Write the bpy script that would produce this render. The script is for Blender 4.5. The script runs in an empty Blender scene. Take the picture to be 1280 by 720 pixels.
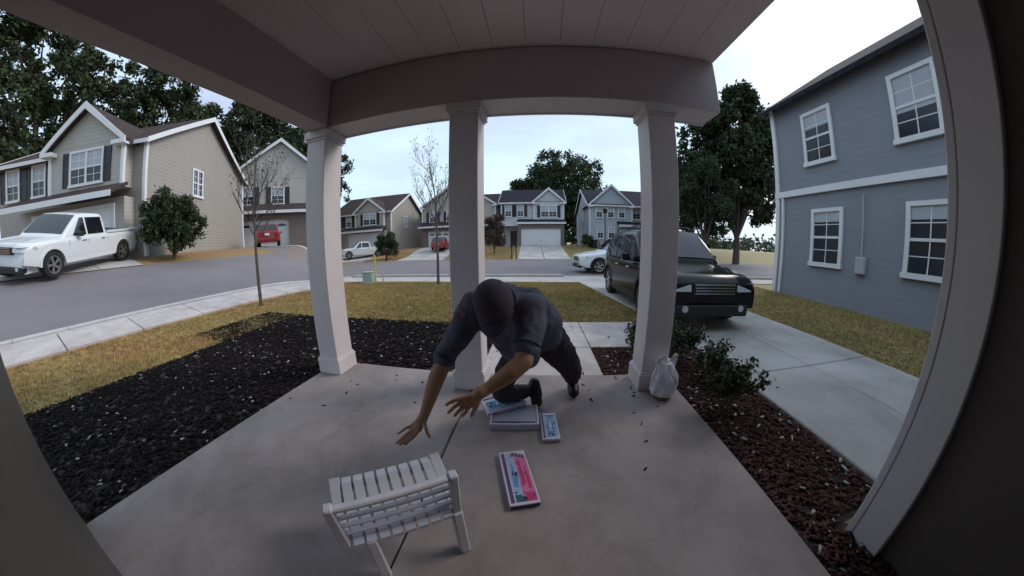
import bpy, bmesh, math, random
import numpy as np
from mathutils import Vector, Matrix
random.seed(7); rng = np.random.default_rng(7)
S = bpy.context.scene
C = S.collection
PI = math.pi

# ------------------------------------------------------------------ camera (wide doorbell lens)
cd = bpy.data.cameras.new('doorbell_camera'); cam = bpy.data.objects.new('doorbell_camera', cd); C.objects.link(cam); S.camera = cam
CAMH = 1.35
pt, yw, ro = 0.15503, 0.09279, -0.00906
cp, sp, cy_, sy_, cr, sr = math.cos(pt), math.sin(pt), math.cos(yw), math.sin(yw), math.cos(ro), math.sin(ro)
fw = Vector((-sy_*cp, cy_*cp, -sp)); rt = Vector((cy_, sy_, 0)); up = rt.cross(fw)
r2 = cr*rt + sr*up; u2 = -sr*rt + cr*up
cam.matrix_world = Matrix(((r2.x, u2.x, -fw.x, 0), (r2.y, u2.y, -fw.y, 0), (r2.z, u2.z, -fw.z, CAMH), (0, 0, 0, 1)))
cd.type = 'PANO'; cd.panorama_type = 'FISHEYE_LENS_POLYNOMIAL'
cd.sensor_fit = 'HORIZONTAL'; cd.sensor_width = 36; cd.fisheye_fov = math.radians(200)
q = 12.8/36.0                      # hundred-pixel units of the 1280 px picture per sensor millimetre
cd.fisheye_polynomial_k0 = 0; cd.fisheye_polynomial_k1 = -0.28259*q; cd.fisheye_polynomial_k2 = 0
cd.fisheye_polynomial_k3 = 0.00126*q**3; cd.fisheye_polynomial_k4 = 0
cd.clip_start = 0.02; cd.clip_end = 5000

# ------------------------------------------------------------------ sky and sun
W = bpy.data.worlds.new('World'); S.world = W; W.use_nodes = True
nt = W.node_tree; N = nt.nodes; Lk = nt.links
bg = N['Background']; bg.inputs[1].default_value = 0.1
sky = N.new('ShaderNodeTexSky'); sky.sky_type = 'NISHITA'; sky.sun_disc = False
SUN_EL, SUN_AZ = math.radians(35), math.radians(60)
sky.sun_elevation = SUN_EL; sky.sun_rotation = SUN_AZ; sky.air_density = 1.2; sky.dust_density = 2.5
mix = N.new('ShaderNodeMix'); mix.data_type = 'RGBA'; mix.inputs[0].default_value = 0.86
tc = N.new('ShaderNodeTexCoord'); mp = N.new('ShaderNodeMapping'); mp.inputs['Scale'].default_value = (1, 1, 3.2)
ns = N.new('ShaderNodeTexNoise'); ns.inputs['Scale'].default_value = 1.7; ns.inputs['Detail'].default_value = 5; ns.inputs['Roughness'].default_value = .5
rp = N.new('ShaderNodeValToRGB')
rp.color_ramp.elements[0].position = .3; rp.color_ramp.elements[0].color = (4.7, 5.5, 7.5, 1)
rp.color_ramp.elements[1].position = .7; rp.color_ramp.elements[1].color = (6.5, 8.5, 9.5, 1)
Lk.new(tc.outputs['Generated'], mp.inputs[0]); Lk.new(mp.outputs[0], ns.inputs['Vector']); Lk.new(ns.outputs[0], rp.inputs[0])
Lk.new(sky.outputs[0], mix.inputs[6]); Lk.new(rp.outputs[0], mix.inputs[7]); Lk.new(mix.outputs[2], bg.inputs[0])
sd = bpy.data.lights.new('sun', 'SUN'); so = bpy.data.objects.new('sun', sd); C.objects.link(so)
sd.energy = 1.4; sd.angle = math.radians(22); sd.color = (1, .95, .9)
sdir = Vector((math.cos(SUN_EL)*math.sin(SUN_AZ), math.cos(SUN_EL)*math.cos(SUN_AZ), math.sin(SUN_EL)))
so.rotation_euler = sdir.to_track_quat('Z', 'Y').to_euler()
S.view_settings.view_transform = 'Standard'; S.view_settings.look = 'None'; S.view_settings.exposure = 0.46; S.view_settings.gamma = 1

# ------------------------------------------------------------------ materials
MATS = {}
def mat(name, col, rough=.7, var=0., vscale=6., bump=0., bscale=60., spec=.5, metal=0., coat=0., col2=None, wave=None, trans=0., hue=None):
    if name in MATS: return MATS[name]
    m = bpy.data.materials.new(name); m.use_nodes = True; t = m.node_tree; b = t.nodes['Principled BSDF']
    b.inputs['Roughness'].default_value = rough; b.inputs['Metallic'].default_value = metal
    b.inputs['Specular IOR Level'].default_value = spec; b.inputs['Coat Weight'].default_value = coat
    b.inputs['Transmission Weight'].default_value = trans
    c = (*col, 1); b.inputs['Base Color'].default_value = c
    tcn = t.nodes.new('ShaderNodeTexCoord')
    if var or col2:
        n = t.nodes.new('ShaderNodeTexNoise'); n.inputs['Scale'].default_value = vscale; n.inputs['Detail'].default_value = 6; n.inputs['Roughness'].default_value = .6
        t.links.new(tcn.outputs['Object'], n.inputs['Vector'])
        r = t.nodes.new('ShaderNodeValToRGB'); r.color_ramp.elements[0].position = .32; r.color_ramp.elements[1].position = .68
        a = tuple(max(0, x*(1-var)) for x in col); bb = tuple(min(1, x*(1+var)) for x in (col2 or col))
        r.color_ramp.elements[0].color = (*a, 1); r.color_ramp.elements[1].color = (*bb, 1)
        t.links.new(n.outputs[0], r.inputs[0]); t.links.new(r.outputs[0], b.inputs['Base Color'])
    last = None
    if bump:
        n2 = t.nodes.new('ShaderNodeTexNoise'); n2.inputs['Scale'].default_value = bscale; n2.inputs['Detail'].default_value = 4
        t.links.new(tcn.outputs['Object'], n2.inputs['Vector'])
        bp = t.nodes.new('ShaderNodeBump'); bp.inputs['Strength'].default_value = bump; bp.inputs['Distance'].default_value = .01
        t.links.new(n2.outputs[0], bp.inputs['Height']); t.links.new(bp.outputs[0], b.inputs['Normal']); last = bp
    if wave:                                           # lap siding / shingle courses, too fine to build at this distance
        sx = t.nodes.new('ShaderNodeSeparateXYZ'); t.links.new(tcn.outputs['Object'], sx.inputs[0])
        mm = t.nodes.new('ShaderNodeMath'); mm.operation = 'MULTIPLY'; mm.inputs[1].default_value = 1/wave; t.links.new(sx.outputs[2], mm.inputs[0])
        fr = t.nodes.new('ShaderNodeMath'); fr.operation = 'FRACT'; t.links.new(mm.outputs[0], fr.inputs[0])
        b2 = t.nodes.new('ShaderNodeBump'); b2.inputs['Strength'].default_value = 1; b2.inputs['Distance'].default_value = .03; b2.invert = True
        t.links.new(fr.outputs[0], b2.inputs['Height'])
        if last: t.links.new(last.outputs[0], b2.inputs['Normal'])
        t.links.new(b2.outputs[0], b.inputs['Normal'])
    MATS[name] = m; return m
def brickmat(name, c1, c2, mortar, w=.22, h=.075):
    m = bpy.data.materials.new(name); m.use_nodes = True; t = m.node_tree; b = t.nodes['Principled BSDF']; b.inputs['Roughness'].default_value = .9
    tcn = t.nodes.new('ShaderNodeTexCoord'); mpn = t.nodes.new('ShaderNodeMapping'); mpn.inputs['Rotation'].default_value = (PI/2, 0, 0)
    br = t.nodes.new('ShaderNodeTexBrick'); br.inputs['Scale'].default_value = 1; br.inputs['Brick Width'].default_value = w; br.inputs['Row Height'].default_value = h
    br.inputs['Mortar Size'].default_value = .008; br.inputs['Color1'].default_value = (*c1, 1); br.inputs['Color2'].default_value = (*c2, 1); br.inputs['Mortar'].default_value = (*mortar, 1)
    t.links.new(tcn.outputs['Object'], mpn.inputs[0]); t.links.new(mpn.outputs[0], br.inputs['Vector']); t.links.new(br.outputs[0], b.inputs['Base Color'])
    return m

M = dict(
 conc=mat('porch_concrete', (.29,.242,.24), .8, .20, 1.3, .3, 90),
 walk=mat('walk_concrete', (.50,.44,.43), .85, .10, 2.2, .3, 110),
 drive=mat('drive_concrete', (.46,.43,.42), .85, .16, .6, .2, 60),
 asphalt=mat('asphalt', (.19,.165,.175), .9, .12, .35, .5, 150),
 kerb=mat('kerb_concrete', (.45,.42,.42), .85, .1, 2, .2, 80),
 soil=mat('soil', (.035,.027,.024), 1, .4, 14, .8, 60),
 ground=mat('turf_ground', (.13,.105,.04), 1, .25, .5, .8, 40, col2=(.2,.17,.06)),
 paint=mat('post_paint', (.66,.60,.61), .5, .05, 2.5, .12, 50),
 trimw=mat('white_trim', (.78,.78,.8), .5, .03, 3),
 ceil=mat('ceiling_vinyl', (.80,.66,.65), .55, .03, 2, .05, 30),
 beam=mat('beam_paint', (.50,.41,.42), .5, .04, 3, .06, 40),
 white=mat('house_white', (.72,.72,.74), .6, .04, 1),
 shutter=mat('shutter_black', (.02,.02,.025), .5),
 glass=mat('window_glass', (.025,.03,.04), .15, spec=.5),
 blind=mat('window_blind', (.42,.45,.5), .7, .05, 4),
 roof=mat('shingle_dark', (.028,.026,.036), 1, .35, 5, .6, 30, wave=.2, spec=.1),
 roofb=mat('shingle_brown', (.065,.048,.048), 1, .35, 5, .6, 30, wave=.2, spec=.1),
 sidw=mat('siding_white', (.52,.52,.55), .6, .03, 1, wave=.18),
 sidb=mat('siding_blue_grey', (.38,.41,.47), .6, .04, 1, wave=.18),
 sidt=mat('siding_tan', (.30,.27,.24), .6, .04, 1, wave=.18),
 sidp=mat('siding_pale_tan', (.40,.37,.34), .6, .04, 1, wave=.18),
 sidg=mat('siding_grey', (.20,.21,.245), .6, .04, 1, wave=.18),
 sidd=mat('siding_brown', (.10,.085,.075), .6, .04, 1, wave=.18),
 brick=brickmat('brick_wall', (.12,.08,.07), (.19,.135,.12), (.28,.26,.25)),
 black=mat('black_plastic', (.015,.015,.017), .5),
 rubber=mat('tyre_rubber', (.018,.018,.018), .85, bump=.2, bscale=90),
 rim=mat('alloy', (.5,.5,.52), .3, metal=.9),
 carblack=mat('paint_black', (.004,.004,.006), .2, spec=.22, coat=.1),
 carwhite=mat('paint_white', (.72,.74,.76), .3, coat=.6),
 carred=mat('paint_red', (.25,.008,.012), .3, coat=.6),
 carglass=mat('car_glass', (.012,.014,.018), .06, spec=.9),
 lampglass=mat('lamp_glass', (.55,.58,.6), .15, coat=.5),
 redlamp=mat('tail_lamp', (.25,.01,.01), .2, coat=.5),
 chrome=mat('chrome', (.6,.6,.62), .2, metal=1),
 bark=mat('bark', (.11,.085,.075), .95, .3, 14, .8, 50),
 leafd=mat('leaf_dark', (.020,.034,.016), .75, .45, .9, col2=(.050,.066,.030), spec=.25),
 leafm=mat('leaf_mid', (.04,.055,.022), .7, .4, 2.5),
 leafr=mat('leaf_dry', (.075,.05,.035), .8, .35, 4),
 yellow=mat('yellow_plastic', (.55,.5,.04), .5, .08, 8),
 green=mat('utility_green', (.30,.38,.34), .6, .08, 4),
 iron=mat('iron_black', (.012,.012,.014), .45),
 skin=mat('skin', (.36,.19,.12), .55, .1, 20, .15, 120),
 polo=mat('shirt_navy', (.095,.098,.145), .85, .25, 9, .5, 220),
 collar=mat('shirt_print', (.14,.10,.125), .85, .5, 34, .3, 200),
 trous=mat('trousers_dark', (.036,.029,.036), .9, .25, 9, .5, 200),
 cap=mat('cap_navy', (.060,.050,.078), .85, .12, 20, .5, 300),
 shoe=mat('shoe_black', (.008,.008,.008), .5),
 sole=mat('shoe_sole', (.5,.48,.47), .7),
 chair=mat('chair_paint', (.56,.55,.62), .5, .06, 12, .15, 60),
 boxw=mat('carton_white', (.60,.55,.66), .5, .06, 30),
 boxg=mat('carton_grey', (.42,.40,.45), .7, .1, 20),
 boxp=mat('print_pink', (.50,.035,.16), .5, .15, 60),
 boxp2=mat('print_light_pink', (.58,.16,.32), .5, .15, 60),
 boxb=mat('print_blue', (.10,.26,.50), .5, .2, 60),
 boxb2=mat('print_light_blue', (.30,.42,.62), .5, .15, 60),
 boxl=mat('print_lilac', (.42,.40,.58), .5, .15, 60),
 boxt=mat('print_teal', (.02,.12,.17), .5),
 boxn=mat('print_purple', (.09,.06,.15), .5, .2, 60),
 bag=mat('bag_plastic', (.74,.74,.80), .35, .06, 6, .3, 30),
 litter=mat('dry_leaf', (.34,.32,.33), .7, .3, 30),
 chip=mat('mulch_dark', (.016,.012,.013), 1, .6, 30, spec=.08),
 chipr=mat('mulch_red', (.075,.038,.034), 1, .5, 30, spec=.1),
)

for _k, _s in (('conc', 2.2), ('walk', 1.7), ('drive', .9)):                     # weathering: dark smudges and blotches in the concrete
    t = M[_k].node_tree; b = t.nodes['Principled BSDF']; src = b.inputs['Base Color'].links[0].from_socket
    tcn = t.nodes.new('ShaderNodeTexCoord'); n = t.nodes.new('ShaderNodeTexNoise'); n.inputs['Scale'].default_value = _s; n.inputs['Detail'].default_value = 12; n.inputs['Roughness'].default_value = .72; n.inputs['Distortion'].default_value = .6
    r = t.nodes.new('ShaderNodeValToRGB'); r.color_ramp.elements[0].position = .36; r.color_ramp.elements[0].color = (.72,.70,.68,1); r.color_ramp.elements[1].position = .56; r.color_ramp.elements[1].color = (1,1,1,1)
    mx = t.nodes.new('ShaderNodeMix'); mx.data_type = 'RGBA'; mx.blend_type = 'MULTIPLY'; mx.inputs[0].default_value = .8
    t.links.new(tcn.outputs['Object'], n.inputs['Vector']); t.links.new(n.outputs[0], r.inputs[0]); t.links.new(src, mx.inputs[6]); t.links.new(r.outputs[0], mx.inputs[7]); t.links.new(mx.outputs[2], b.inputs['Base Color'])

# ------------------------------------------------------------------ mesh helpers
def link(o, parent=None):
    C.objects.link(o)
    if parent is not None: o.parent = parent
    return o
def mesh_from(name, V, F, m=None, smooth=False, angle=35):
    me = bpy.data.meshes.new(name); me.from_pydata([tuple(v) for v in V], [], F); me.update()
    if m:
        for mm in (m if isinstance(m, (list, tuple)) else [m]): me.materials.append(mm)
    if smooth:
        me.polygons.foreach_set('use_smooth', [True]*len(me.polygons)); me.set_sharp_from_angle(angle=math.radians(angle))
    return me
PIECES = {'corner_board','fascia','band','door_frame','brick_wall','wall','wheel_arch','door_seam','grille_bar','roof_rack','eye','cross_rail','side_panel','rim_edge','bay_wall','house_wing','hood_crease'}
class MB:
    def __init__(s): s.v = []; s.f = []; s.p = []
    def add(s, V, F):
        n = len(s.v); s.p.append((n, len(s.f))); s.v += [tuple(p) for p in V]; s.f += [[i+n for i in f] for f in F]; return s
    def box(s, x0, x1, y0, y1, z0, z1):
        V = [(x0,y0,z0),(x1,y0,z0),(x1,y1,z0),(x0,y1,z0),(x0,y0,z1),(x1,y0,z1),(x1,y1,z1),(x0,y1,z1)]
        return s.add(V, [[0,3,2,1],[4,5,6,7],[0,1,5,4],[1,2,6,5],[2,3,7,6],[3,0,4,7]])
    def bar(s, a, b, w, h, upv=(0,0,1)):             # rectangular bar from a to b
        a, b = Vector(a), Vector(b); d = (b-a).normalized(); u = Vector(upv)
        if abs(d.dot(u)) > .95: u = Vector((0,1,0))
        r = d.cross(u).normalized(); u = r.cross(d)
        V = []
        for p in (a, b):
            for i, j in ((-1,-1),(1,-1),(1,1),(-1,1)): V.append(p + r*i*w/2 + u*j*h/2)
        return s.add(V, [[3,2,1,0],[4,5,6,7],[0,1,5,4],[1,2,6,5],[2,3,7,6],[3,0,4,7]])
    def tube(s, pts, rad, seg=8, cap=True):
        pts = [Vector(p) for p in pts]; n = len(pts); V = []; F = []
        rad = [rad]*n if not hasattr(rad, '__len__') else rad
        ref = Vector((.31,.17,.93))
        for i, p in enumerate(pts):
            d = (pts[min(i+1,n-1)] - pts[max(i-1,0)]).normalized()
            r = d.cross(ref).normalized(); u = r.cross(d)
            for k in range(seg):
                a = 2*PI*k/seg; V.append(p + (r*math.cos(a) + u*math.sin(a))*rad[i])
        for i in range(n-1):
            for k in range(seg):
                F.append([i*seg+k, i*seg+(k+1)%seg, (i+1)*seg+(k+1)%seg, (i+1)*seg+k])
        if cap: F += [list(range(seg))[::-1], [(n-1)*seg+k for k in range(seg)]]
        return s.add(V, F)
    def prism(s, poly, axis, a, b):                  # extrude a polygon; axis 'x': poly=(y,z); 'y': poly=(x,z); 'z': poly=(x,y)
        n = len(poly); V = []
        for c in (a, b):
            for p in poly:
                V.append((c, p[0], p[1]) if axis == 'x' else ((p[0], c, p[1]) if axis == 'y' else (p[0], p[1], c)))
        F = [list(range(n)), list(range(n, 2*n))[::-1]] + [[i, i+n, (i+1)%n+n, (i+1)%n] for i in range(n)]
        return s.add(V, F)
    def capsule(s, p0, r0, p1, r1, seg=14):
        p0, p1 = Vector(p0), Vector(p1); L = (p1-p0).length; d = (p1-p0).normalized() if L > 1e-6 else Vector((0,0,1))
        pts, rr = [], []
        for k in range(5): a = PI/2*(k+.25)/5.25; pts.append(p0 - d*r0*math.cos(a)); rr.append(r0*math.sin(a))
        pts.append(p0); rr.append(r0); pts.append(p1); rr.append(r1)
        for k in range(5): a = PI/2*(k+1)/5.25; pts.append(p1 + d*r1*math.sin(a)); rr.append(r1*math.cos(a))
        if L < 1e-6: return s
        # straight axis: build rings directly
        ref = Vector((0,0,1)) if abs(d.z) < .9 else Vector((1,0,0)); r = d.cross(ref).normalized(); u = r.cross(d); V = []; F = []
        for p, q_ in zip(pts, rr):
            for k in range(seg):
                a = 2*PI*k/seg; V.append(p + (r*math.cos(a) + u*math.sin(a))*q_)
        n = len(pts)
        for i in range(n-1):
            for k in range(seg): F.append([i*seg+k, i*seg+(k+1)%seg, (i+1)*seg+(k+1)%seg, (i+1)*seg+k])
        F += [list(range(seg))[::-1], [(n-1)*seg+k for k in range(seg)]]
        return s.add(V, F)
    def chain(s, pts, rad):
        for i in range(len(pts)-1): s.capsule(pts[i], rad[i], pts[i+1], rad[i+1])
        return s
    def ellipsoid(s, c, a, b, cc, seg=20, rings=12, lo=0.0, hi=1.0):   # a, b, cc: axis vectors; lo..hi part kept along cc (0 bottom, 1 top)
        c, a, b, cc = map(Vector, (c, a, b, cc)); V = []; F = []
        for i in range(rings+1):
            th = PI*(1-(lo+(hi-lo)*i/rings))
            for k in range(seg):
                ph = 2*PI*k/seg; rs = max(math.sin(th), 1e-3)
                V.append(c + a*(rs*math.cos(ph)) + b*(rs*math.sin(ph)) + cc*math.cos(th))
        for i in range(rings):
            for k in range(seg): F.append([i*seg+k, i*seg+(k+1)%seg, (i+1)*seg+(k+1)%seg, (i+1)*seg+k])
        F += [list(range(seg))[::-1], [rings*seg+k for k in range(seg)]]
        return s.add(V, F)
    def mesh(s, name, m, smooth=False, angle=35): return mesh_from(name, s.v, s.f, m, smooth, angle)
    def build(s, name, m, parent=None, smooth=False, angle=35, bevel=0, seg=1):
        if name in PIECES and len(s.p) > 1:           # every loose piece its own object
            P = s.p + [(len(s.v), len(s.f))]; o = None
            for (v0, f0), (v1, f1) in zip(P[:-1], P[1:]):
                k = MB(); k.add(s.v[v0:v1], [[i-v0 for i in f] for f in s.f[f0:f1]]); o = k.build(name, m, parent, smooth, angle, bevel, seg)
            return o
        o = link(bpy.data.objects.new(name, s.mesh(name, m, smooth, angle)), parent)
        if bevel:
            b = o.modifiers.new('bevel', 'BEVEL'); b.width = bevel; b.segments = seg; b.limit_method = 'ANGLE'; b.angle_limit = math.radians(40); b.harden_normals = False
        return o
def tag(o, label, cat, group=None):
    o['label'] = label; o['category'] = cat
    if group: o['group'] = group
    return o
def root(name, label, cat, loc=(0,0,0), rz=0, group=None):
    o = bpy.data.objects.new(name, None); C.objects.link(o); o.location = loc; o.rotation_euler = (0,0,rz); o.empty_display_size = .2
    return tag(o, label, cat, group)
def structure(o): o['kind'] = 'structure'; return o
def stuff(o): o['kind'] = 'stuff'; return o
def inst(name, me, parent, loc, rz=0, scale=None):
    o = bpy.data.objects.new(name, me); link(o, parent); o.location = loc; o.rotation_euler = (0,0,rz)
    if scale: o.scale = scale
    return o
def copy_tree(o, parent=None):
    c = o.copy(); C.objects.link(c)
    if parent is not None: c.parent = parent
    for ch in list(o.children): copy_tree(ch, c)
    return c

# ------------------------------------------------------------------ terrain
def sm(t):
    t = np.clip(t, 0, 1); return t*t*(3-2*t)
def zt(X, Y):
    X = np.asarray(X, float); Y = np.asarray(Y, float)
    z = -.05 + 1.17*sm((Y-26)/12.)
    z = z + 2.0*sm((-X-6)/13)*sm(((-X)-.9*Y+1)/4)
    return z
def z1(x, y): return float(zt(x, y))
def gridmesh(name, xs, ys, off, m, parent=None):
    X, Y = np.meshgrid(xs, ys); Z = zt(X, Y) + off; V = np.stack([X, Y, Z], -1).reshape(-1, 3)
    n, k = len(xs), len(ys); F = []
    for j in range(k-1):
        for i in range(n-1): a = j*n+i; F.append([a, a+1, a+n+1, a+n])
    me = mesh_from(name, V, F, m, True, 80); return link(bpy.data.objects.new(name, me), parent)
gx = np.concatenate([[-1500,-500,-150,-80], np.arange(-50, 50.1, 1.0), [80,150,500,1500]])
gx = np.unique(np.concatenate([gx, np.arange(-24, 2, .5)]))
gy = np.concatenate([[-1500,-500,-150,-60,-30,-20,-12,-6,-3], np.arange(-2, 40, .5), np.arange(40, 80, 4), [100,150,500,1500]])
structure(gridmesh('ground', gx, gy, 0, M['ground']))
R5 = lambda a, b, s=.5: np.linspace(a, b, max(2, int(abs(b-a)/s)+1))
structure(gridmesh('road', np.concatenate([R5(-17.2, 16), [30, 60, 120]]), R5(12.12, 25.6), .012, M['asphalt']))
structure(gridmesh('road', R5(-14.6, -9.3, .4), np.concatenate([[-60,-30,-15], R5(-8, 12.12)]), .012, M['asphalt']))
# kerbs as parts of the pavement
def slab_mesh(name, x0, x1, y0, y1, z0, z1_, m, bev=.008):
    return MB().box(x0, x1, y0, y1, z0, z1_).build(name, m, None, bevel=bev)
def boxpiece(name, cx, cy, lx, ly, top, th, m, parent, rz=0, bev=.01):
    o = MB().box(-lx/2, lx/2, -ly/2, ly/2, -th, 0).build(name, m, parent, bevel=bev); o.location = (cx, cy, top); o.rotation_euler = (0,0,rz); return o
pave = bpy.data.objects.new('pavement', None); C.objects.link(pave); structure(pave)
me_s = MB().box(-.745,.745,-.745,.745,-.12,0).mesh('slab', M['walk'])
x = -8.2
while x < 13:
    if not (.9 < x < 5.4):
        o = bpy.data.objects.new('slab', me_s); link(o, pave); o.location = (x, 10.98, z1(x, 11)+.03+random.uniform(-.003,.003))
    x += 1.5
for x0, x1 in ((-8.95, 1.0), (5.5, 40)):
    MB().box(x0, x1, 11.95, 12.12, -.1, .06).build('kerb', M['kerb'], pave, bevel=.02)
# pavement beside the side street (climbing the bank on the left)
side = bpy.data.objects.new('side_pavement', None); C.objects.link(side); structure(side)
y = -6.
while y < 9.5:
    za, zb = z1(-8.5, y-.74), z1(-8.5, y+.74)
    V = []
    for yy in (y-.74, y+.74):
        for xx in (-9.1, -7.9): V.append((xx, yy, z1(xx, yy)+.045))
    V += [(a, b, c-.14) for a, b, c in V]
    MB().add(V, [[0,1,3,2],[4,6,7,5],[0,4,5,1],[1,5,7,3],[3,7,6,2],[2,6,4,0]]).build('slab', M['walk'], side, bevel=.008)
    y += 1.5
kb = MB()
for i in range(18):
    y0 = -6+i; V = []
    for yy in (y0, y0+.99):
        for xx in (-9.3, -9.14): V.append((xx, yy, z1(xx, yy)+.07))
    V += [(a, b, c-.14) for a, b, c in V]
    kb.add(V, [[0,1,3,2],[4,6,7,5],[0,4,5,1],[1,5,7,3],[3,7,6,2],[2,6,4,0]])
kb.build('kerb', M['kerb'], side)
# our driveway: flared apron plus slabs
dr = bpy.data.objects.new('driveway', None); C.objects.link(dr); structure(dr)
def dslab(name, pts, top=-.012, th=.1, m=None, parent=dr):
    MB().prism(pts, 'z', top-th, top).build(name, m or M['drive'], parent, bevel=.01)
def le(y): return 2.26 if y < 4.9 else (2.26 + (1.5-2.26)*(y-4.9)/(10.2-4.9))
g = .008
for j, (ya, yb) in enumerate([(.6,2.55),(2.55,4.9),(4.9,7.4),(7.4,10.2)]):
    dslab('slab', [(le(ya),ya+g),(3.5-g,ya+g),(3.5-g,yb-g),(le(yb),yb-g)])
    dslab('slab', [(3.5+g,ya+g),(4.85,ya+g),(4.85,yb-g),(3.5+g,yb-g)])
dslab('slab', [(1.5,10.2+g),(3.5-g,10.2+g),(3.5-g,12.1),(1.05,12.1)]); dslab('slab', [(3.5+g,10.2+g),(4.85,10.2+g),(5.3,12.1),(3.5+g,12.1)])
# far driveways
def far_drive(x0, x1, xb0, xb1, ya, yb, joints=2):
    d = bpy.data.objects.new('driveway', None); C.objects.link(d); structure(d)
    cols = joints; rows = 4
    for i in range(cols):
        for j in range(rows):
            V = []
            for t in (j/rows+.004, (j+1)/rows-.004):
                yy = ya + (yb-ya)*t
                for u in (i/cols+.008, (i+1)/cols-.008):
                    xx = (x0+(x1-x0)*u)*(1-t) + (xb0+(xb1-xb0)*u)*t; V.append((xx, yy, z1(xx, yy)+.04))
            V += [(a, b, c-.12) for a, b, c in V]
            MB().add(V, [[0,1,3,2],[4,6,7,5],[0,4,5,1],[1,5,7,3],[3,7,6,2],[2,6,4,0]]).build('slab', M['drive'], d)
def pad(x0, x1, y0, y1, nx, ny):
    d = bpy.data.objects.new('driveway', None); C.objects.link(d); structure(d)
    for i in range(nx):
        for j in range(ny):
            a, b = x0+(x1-x0)*i/nx+.012, x0+(x1-x0)*(i+1)/nx-.012; e, f = y0+(y1-y0)*j/ny+.012, y0+(y1-y0)*(j+1)/ny-.012
            gridmesh('slab', R5(a, b, .4), R5(e, f, .4), .03, M['drive'], d)
pad(-19.6, -14.65, -2.0, 4.6, 3, 4); pad(-21.5, -17.25, 13.6, 19.0, 2, 2)
far_drive(-1.9, 3.1, -2.3, 3.0, 25.6, 37.2)
far_drive(-13.9, -9.0, -16.2, -11.4, 25.6, 39.5)
far_drive(-24.5, -18.0, -25.5, -20.5, 25.6, 33.8)

# ------------------------------------------------------------------ porch
pf = bpy.data.objects.new('porch_floor', None); C.objects.link(pf); structure(pf)
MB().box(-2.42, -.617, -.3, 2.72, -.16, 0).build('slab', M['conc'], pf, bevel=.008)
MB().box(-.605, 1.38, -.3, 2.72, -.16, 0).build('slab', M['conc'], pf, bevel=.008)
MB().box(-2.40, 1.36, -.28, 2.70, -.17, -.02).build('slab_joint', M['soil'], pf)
fp = bpy.data.objects.new('front_path', None); C.objects.link(fp); structure(fp)
for a in [(-.62,.712,2.735,3.58), (-.62,.712,3.595,4.83), (.724,1.95,3.595,4.83)]:
    MB().box(a[0], a[1], a[2], a[3], -.15, -.012).build('slab', M['walk'], fp, bevel=.006)
MB().prism([(1.962,3.595),(2.25,3.595),(2.25,4.83),(1.962,4.83)], 'z', -.15, -.012).build('slab', M['walk'], fp)

ceilz = 3.19
cl = bpy.data.objects.new('porch_ceiling', None); C.objects.link(cl); structure(cl)
pw = .30; me_pl = MB().prism([(-pw/2+.001,.0),(-pw/2+.003,-.005),(pw/2-.003,-.005),(pw/2-.001,0),(pw/2-.001,.012),(-pw/2+.001,.012)], 'y', -.3, 2.30).mesh('plank', M['ceil'])
x = -2.32
while x < 1.65:
    o = bpy.data.objects.new('plank', me_pl); link(o, cl); o.location = (x, 0, ceilz+random.uniform(-.0015,.0015)); x += pw
MB().box(-2.6, 1.76, -.35, 2.85, ceilz+.013, ceilz+.05).build('ceiling_board', M['ceil'], cl)
def post(x0, y0, label, w=.26, d=.29):
    r = root('porch_post', label, 'post', (x0+w/2, y0+d/2, 0), 0, 'square porch posts')
    MB().box(-w/2, w/2, -d/2, d/2, .19, 2.53).build('shaft', M['paint'], r, bevel=.006)
    MB().box(-w/2-.022, w/2+.022, -d/2-.022, d/2+.022, 0, .17).box(-w/2-.012, w/2+.012, -d/2-.012, d/2+.012, .17, .19).build('base', M['paint'], r, bevel=.005)
    MB().box(-w/2-.012, w/2+.012, -d/2-.012, d/2+.012, 2.53, 2.556).box(-w/2-.03, w/2+.03, -d/2-.03, d/2+.03, 2.556, 2.64).build('capital', M['paint'], r, bevel=.005)
    return r
post(-.765, 2.37, 'square post in the middle of the porch front, behind the crouching person')
post(.985, 2.37, 'square post at the right of the porch with the plastic bag at its foot')
post(-2.40, 2.37, 'square post at the left end of the porch, farthest from the bag')
# beam: inner face board, soffit, outer
bm_ = root('porch_beam', 'deep boxed beam spanning the porch front on the square posts', 'beam', (0, 2.37, 2.64))
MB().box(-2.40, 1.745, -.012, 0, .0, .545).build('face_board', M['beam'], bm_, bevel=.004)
MB().box(-2.40, 1.745, .0, .31, 0.002, .02).build('soffit', M['paint'], bm_)
MB().box(-2.40, 1.745, .31, .335, -.012, .55).build('outer_board', M['paint'], bm_, bevel=.004)
MB().box(-2.38, 1.735, .0, .31, .02, .54).build('core', M['paint'], bm_)
for xs_, lb in ((-2.36, 'boxed side beam running back from the left porch post'),):
    b_ = root('side_beam', lb, 'beam', (xs_, 0, 2.64), 0, 'side beams of the porch')
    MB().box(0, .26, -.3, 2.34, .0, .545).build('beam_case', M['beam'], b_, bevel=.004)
# porch roof above (gives the porch its shade)
pr = root('porch_roof', 'shallow shingled roof over the porch beam', 'roof', (0, 0, 3.26))
MB().prism([(-.3,.55),(2.95,-.02),(2.95,.06),(-.3,.70)], 'x', -2.75, 1.78).build('roof_deck', M['roof'], pr)
MB().box(-2.75, 1.78, 2.95, 2.98, -.1, .08).build('fascia', M['trimw'], pr)
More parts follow.
